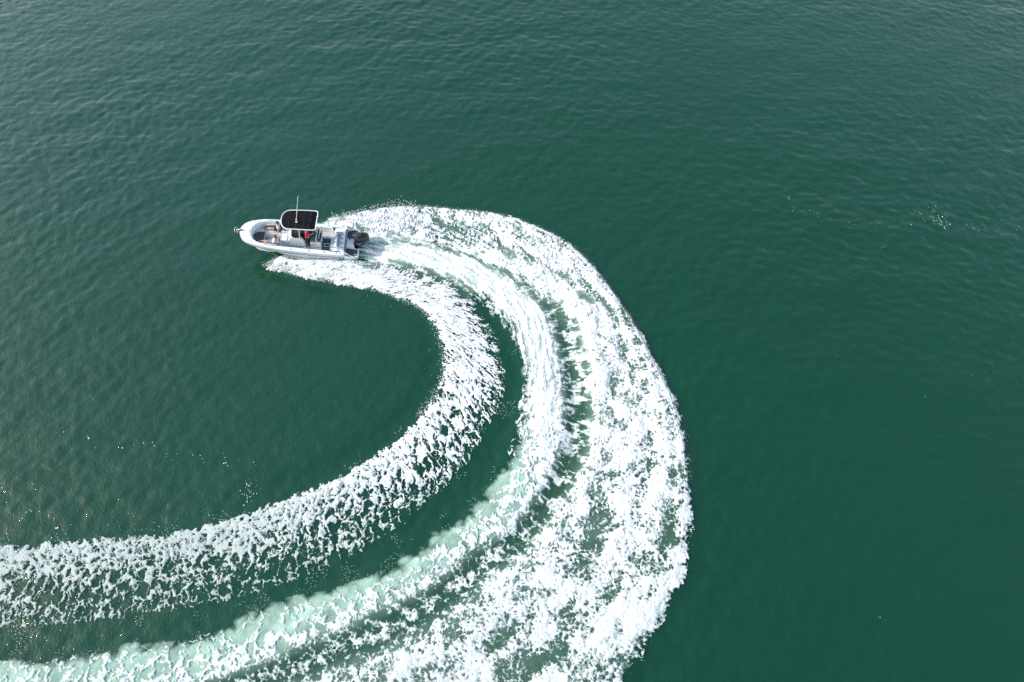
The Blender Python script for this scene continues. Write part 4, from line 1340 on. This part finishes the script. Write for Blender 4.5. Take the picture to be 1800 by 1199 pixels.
# port passenger: leans back against the backrest
y = 0.62
person('dark haired person in white sleeveless top and denim shorts on the port bow seat',
       dict(pelvis=(5.86, y, sz + .12), chest=(5.66, y - .01, sz + .46), neck=(5.60, y - .02, sz + .61), head=(5.60, y - .03, sz + .76),
            shL=(5.65, y + .18, sz + .52), elL=(5.58, y + .25, sz + .26), wrL=(5.72, y + .24, sz + .08),
            shR=(5.66, y - .18, sz + .52), elR=(5.82, y - .25, sz + .28), wrR=(6.02, y - .12, sz + .20),
            hipL=(5.92, y + .10, sz + .10), knL=(6.24, y + .10, sz + .34), anL=(6.50, y + .04, sz + .06), toL=(6.66, y + .02, sz + .05),
            hipR=(5.92, y - .10, sz + .10), knR=(6.34, y - .08, sz + .20), anR=(6.74, y - .12, sz + .12), toR=(6.90, y - .15, sz + .16)),
       (1, 0.1, -0.15), dict(top=C_WHITE, bottom=C_DENIM, skin=M_SKIN2, sleeve=0, long_hair=0.12))
# at the wheel
z = FLOOR + 0.02
person('person in a crimson jacket and black trousers standing at the wheel under the hard top',
       dict(pelvis=(3.44, 0.22, z + .92), chest=(3.50, 0.19, z + 1.30), neck=(3.51, 0.17, z + 1.46), head=(3.53, 0.16, z + 1.62),
            shL=(3.50, 0.38, z + 1.38), elL=(3.52, 0.48, z + 1.10), wrL=(3.66, 0.30, z + .94),
            shR=(3.50, -0.01, z + 1.38), elR=(3.54, -0.10, z + 1.10), wrR=(3.67, -0.06, z + .96),
            hipL=(3.44, 0.32, z + .88), knL=(3.50, 0.36, z + .48), anL=(3.44, 0.36, z + .08), toL=(3.60, 0.38, z + .03),
            hipR=(3.44, 0.12, z + .88), knR=(3.52, 0.12, z + .48), anR=(3.50, 0.10, z + .08), toR=(3.66, 0.10, z + .03)),
       (1, 0.0, -0.1), dict(top=C_RED, bottom=C_DARK, long=True, sleeve=1.3))
# half hidden under the top, on the helm seat
hz = 1.07
person('person in a teal shirt sitting on the helm seat, mostly hidden under the hard top',
       dict(pelvis=(3.14, -0.22, hz + .12), chest=(3.10, -0.22, hz + .50), neck=(3.10, -0.22, hz + .66), head=(3.12, -0.22, hz + .82),
            shL=(3.10, -0.04, hz + .58), elL=(3.14, 0.04, hz + .32), wrL=(3.32, 0.02, hz + .20),
            shR=(3.10, -0.40, hz + .58), elR=(3.12, -0.48, hz + .32), wrR=(3.30, -0.44, hz + .20),
            hipL=(3.18, -0.12, hz + .10), knL=(3.56, -0.14, hz + .10), anL=(3.50, -0.14, FLOOR + .10), toL=(3.64, -0.14, FLOOR + .05),
            hipR=(3.18, -0.32, hz + .10), knR=(3.56, -0.34, hz + .10), anR=(3.50, -0.34, FLOOR + .10), toR=(3.64, -0.34, FLOOR + .05)),
       (1, 0.0, 0.0), dict(top=C_TEAL, bottom=C_NAVY, long=True, sleeve=0.9))
# ------------------------------------------------------------------ spray thrown up along the wake's edges and at the bow
_sr = np.random.default_rng(21)
OCT = np.array([(1, 0, 0), (-1, 0, 0), (0, 1, 0), (0, -1, 0), (0, 0, 1), (0, 0, -1)], float)
OCF = np.array([(0, 2, 4), (2, 1, 4), (1, 3, 4), (3, 0, 4), (2, 0, 5), (1, 2, 5), (3, 1, 5), (0, 3, 5)])


def droplets(name, C, r, m, flat=1.0):
    n_ = len(C)
    sc = np.stack([r * _sr.uniform(0.7, 1.4, n_), r * _sr.uniform(0.7, 1.4, n_), r * flat], -1)
    V = (C[:, None] + OCT[None] * sc[:, None]).reshape(-1, 3)
    F = (OCF[None] + (np.arange(n_) * 6)[:, None, None]).reshape(-1, 3)
    me = bpy.data.meshes.new(name)
    me.vertices.add(len(V)); me.vertices.foreach_set('co', V.astype(np.float32).ravel())
    me.loops.add(F.size); me.loops.foreach_set('vertex_index', F.astype(np.int32).ravel())
    me.polygons.add(len(F)); me.polygons.foreach_set('loop_start', np.arange(0, F.size, 3, dtype=np.int32))
    me.update(calc_edges=True)
    me.materials.append(m)
    o = bpy.data.objects.new(name, me)
    COL.objects.link(o)
    return o


def wake_pt(u, t):
    L = cr(LG, np.asarray(u, float))
    i = np.clip(np.floor(t).astype(int), 0, 6)
    f = (t - i)[:, None]
    k = np.arange(len(u))
    return L[k, i] * (1 - f) + L[k, i + 1] * f


M_SPRAY = mat('spray_drops', (0.82, 0.84, 0.85), 0.4)
parts = []
# outer edge
u = _sr.uniform(0.3, 1, 3600) ** 1.3 * 8.5
clump = 0.5 + 0.5 * np.sin(u * 9.0) * np.sin(u * 23.0 + 1)
t = 6.93 + np.abs(_sr.normal(0, 1, len(u))) * 0.028 * (0.4 + clump) * np.interp(u, [0, 3, 9, 14], [2.5, 1.2, 1, 1.0])
p = wake_pt(u, t)
parts.append((np.column_stack([p, 0.14 + np.abs(_sr.normal(0, .16, len(u)))]), _sr.uniform(0.007, 0.022, len(u))))
# bow spray, both sides
for (ua, ub, ta, tb, n_) in ((0.0, 2.2, -0.12, 0.5, 1500), (0.3, 2.4, 6.2, 7.25, 1300)):
    u = _sr.uniform(ua, ub, n_)
    t = _sr.uniform(ta, tb, n_)
    t = np.where(t < 0, t * 1.0, t)
    i_ = np.clip(t, 0, 7)
    p = wake_pt(u, np.clip(t, -0.3, 7.3))
    parts.append((np.column_stack([p, 0.15 + np.abs(_sr.normal(0, .18, n_))]), _sr.uniform(0.012, 0.032, n_)))
# inner edge
u = _sr.uniform(1.5, 9.0, 900)
t = -np.abs(_sr.normal(0, .05, 900))
parts.append((np.column_stack([wake_pt(u, t), 0.10 + np.abs(_sr.normal(0, .08, 900))]), _sr.uniform(0.010, 0.026, 900)))
sp = droplets('spray', np.concatenate([a for a, _ in parts]), np.concatenate([b for _, b in parts]), M_SPRAY)
tag(sp, 'fine white spray thrown up along the edges of the wake and the bow', 'spray', kind='stuff')

# ------------------------------------------------------------------ drifting flecks of foam and painted sun glints on the open water
C, r = [], []


def flecks(px, py, sx, sy, n_, r0, r1):
    x = _sr.normal(px, sx, n_)
    y = _sr.normal(py, sy, n_)
    gx_, gy_ = ground(x, y)
    z_ = wind_waves(gx_, gy_)
    for a, b, c in zip(gx_, gy_, z_):
        C.append((a, b, c + 0.004))
        r.append(0.72 * _sr.uniform(r0, r1) * (1 if _sr.random() < 0.75 else 1.7))


for args in ((1645, 380, 12, 9, 34, .03, .07), (1655, 395, 8, 5, 14, .04, .09), (1612, 375, 8, 3, 9, .03, .06), (1700, 398, 16, 4, 14, .02, .05), (1760, 408, 25, 6, 16, .02, .04),
             (1398, 370, 12, 3, 9, .02, .05), (1430, 376, 10, 6, 9, .02, .05), (1500, 390, 12, 4, 14, .02, .045), (1550, 396, 22, 6, 16, .02, .045), (1388, 350, 3, 2, 3, .03, .05),
             (438, 868, 6, 11, 26, .03, .075), (440, 862, 12, 12, 16, .015, .04), (200, 925, 25, 8, 22, .015, .035), (290, 925, 22, 6, 26, .015, .04), (370, 905, 10, 8, 14, .02, .04),
             (755, 610, 3, 35, 22, .012, .03), (690, 540, 30, 8, 18, .012, .03), (1550, 438, 6, 3, 6, .015, .04)):
    flecks(*args)
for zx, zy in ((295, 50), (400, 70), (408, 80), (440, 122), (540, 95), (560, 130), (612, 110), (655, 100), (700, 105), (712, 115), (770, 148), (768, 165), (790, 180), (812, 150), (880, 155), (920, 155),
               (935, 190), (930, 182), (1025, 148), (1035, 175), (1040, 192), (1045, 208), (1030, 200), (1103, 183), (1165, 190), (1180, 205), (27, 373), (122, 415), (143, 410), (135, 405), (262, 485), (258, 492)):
    flecks(zx / 2.612, 740 + zy / 2.612, 1.2, 1.2, 1, .045, .075)  # pale dots standing in for sun glints on the ripples
for _ in range(14):
    flecks(_sr.uniform(0, 1800), _sr.uniform(40, 1199), 3, 2, int(_sr.integers(1, 3)), .015, .04)
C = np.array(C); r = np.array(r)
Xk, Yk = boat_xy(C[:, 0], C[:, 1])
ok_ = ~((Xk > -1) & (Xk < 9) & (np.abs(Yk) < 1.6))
fk = droplets('foam_and_glint_flecks', C[ok_], 0.68 * r[ok_], mat('thin_foam_and_glint', (0.55, 0.58, 0.57), 0.6), flat=0.02)
tag(fk, 'small drifting flecks of white foam and pale dots painted as sun glints, scattered on the open green water', 'foam', kind='stuff')
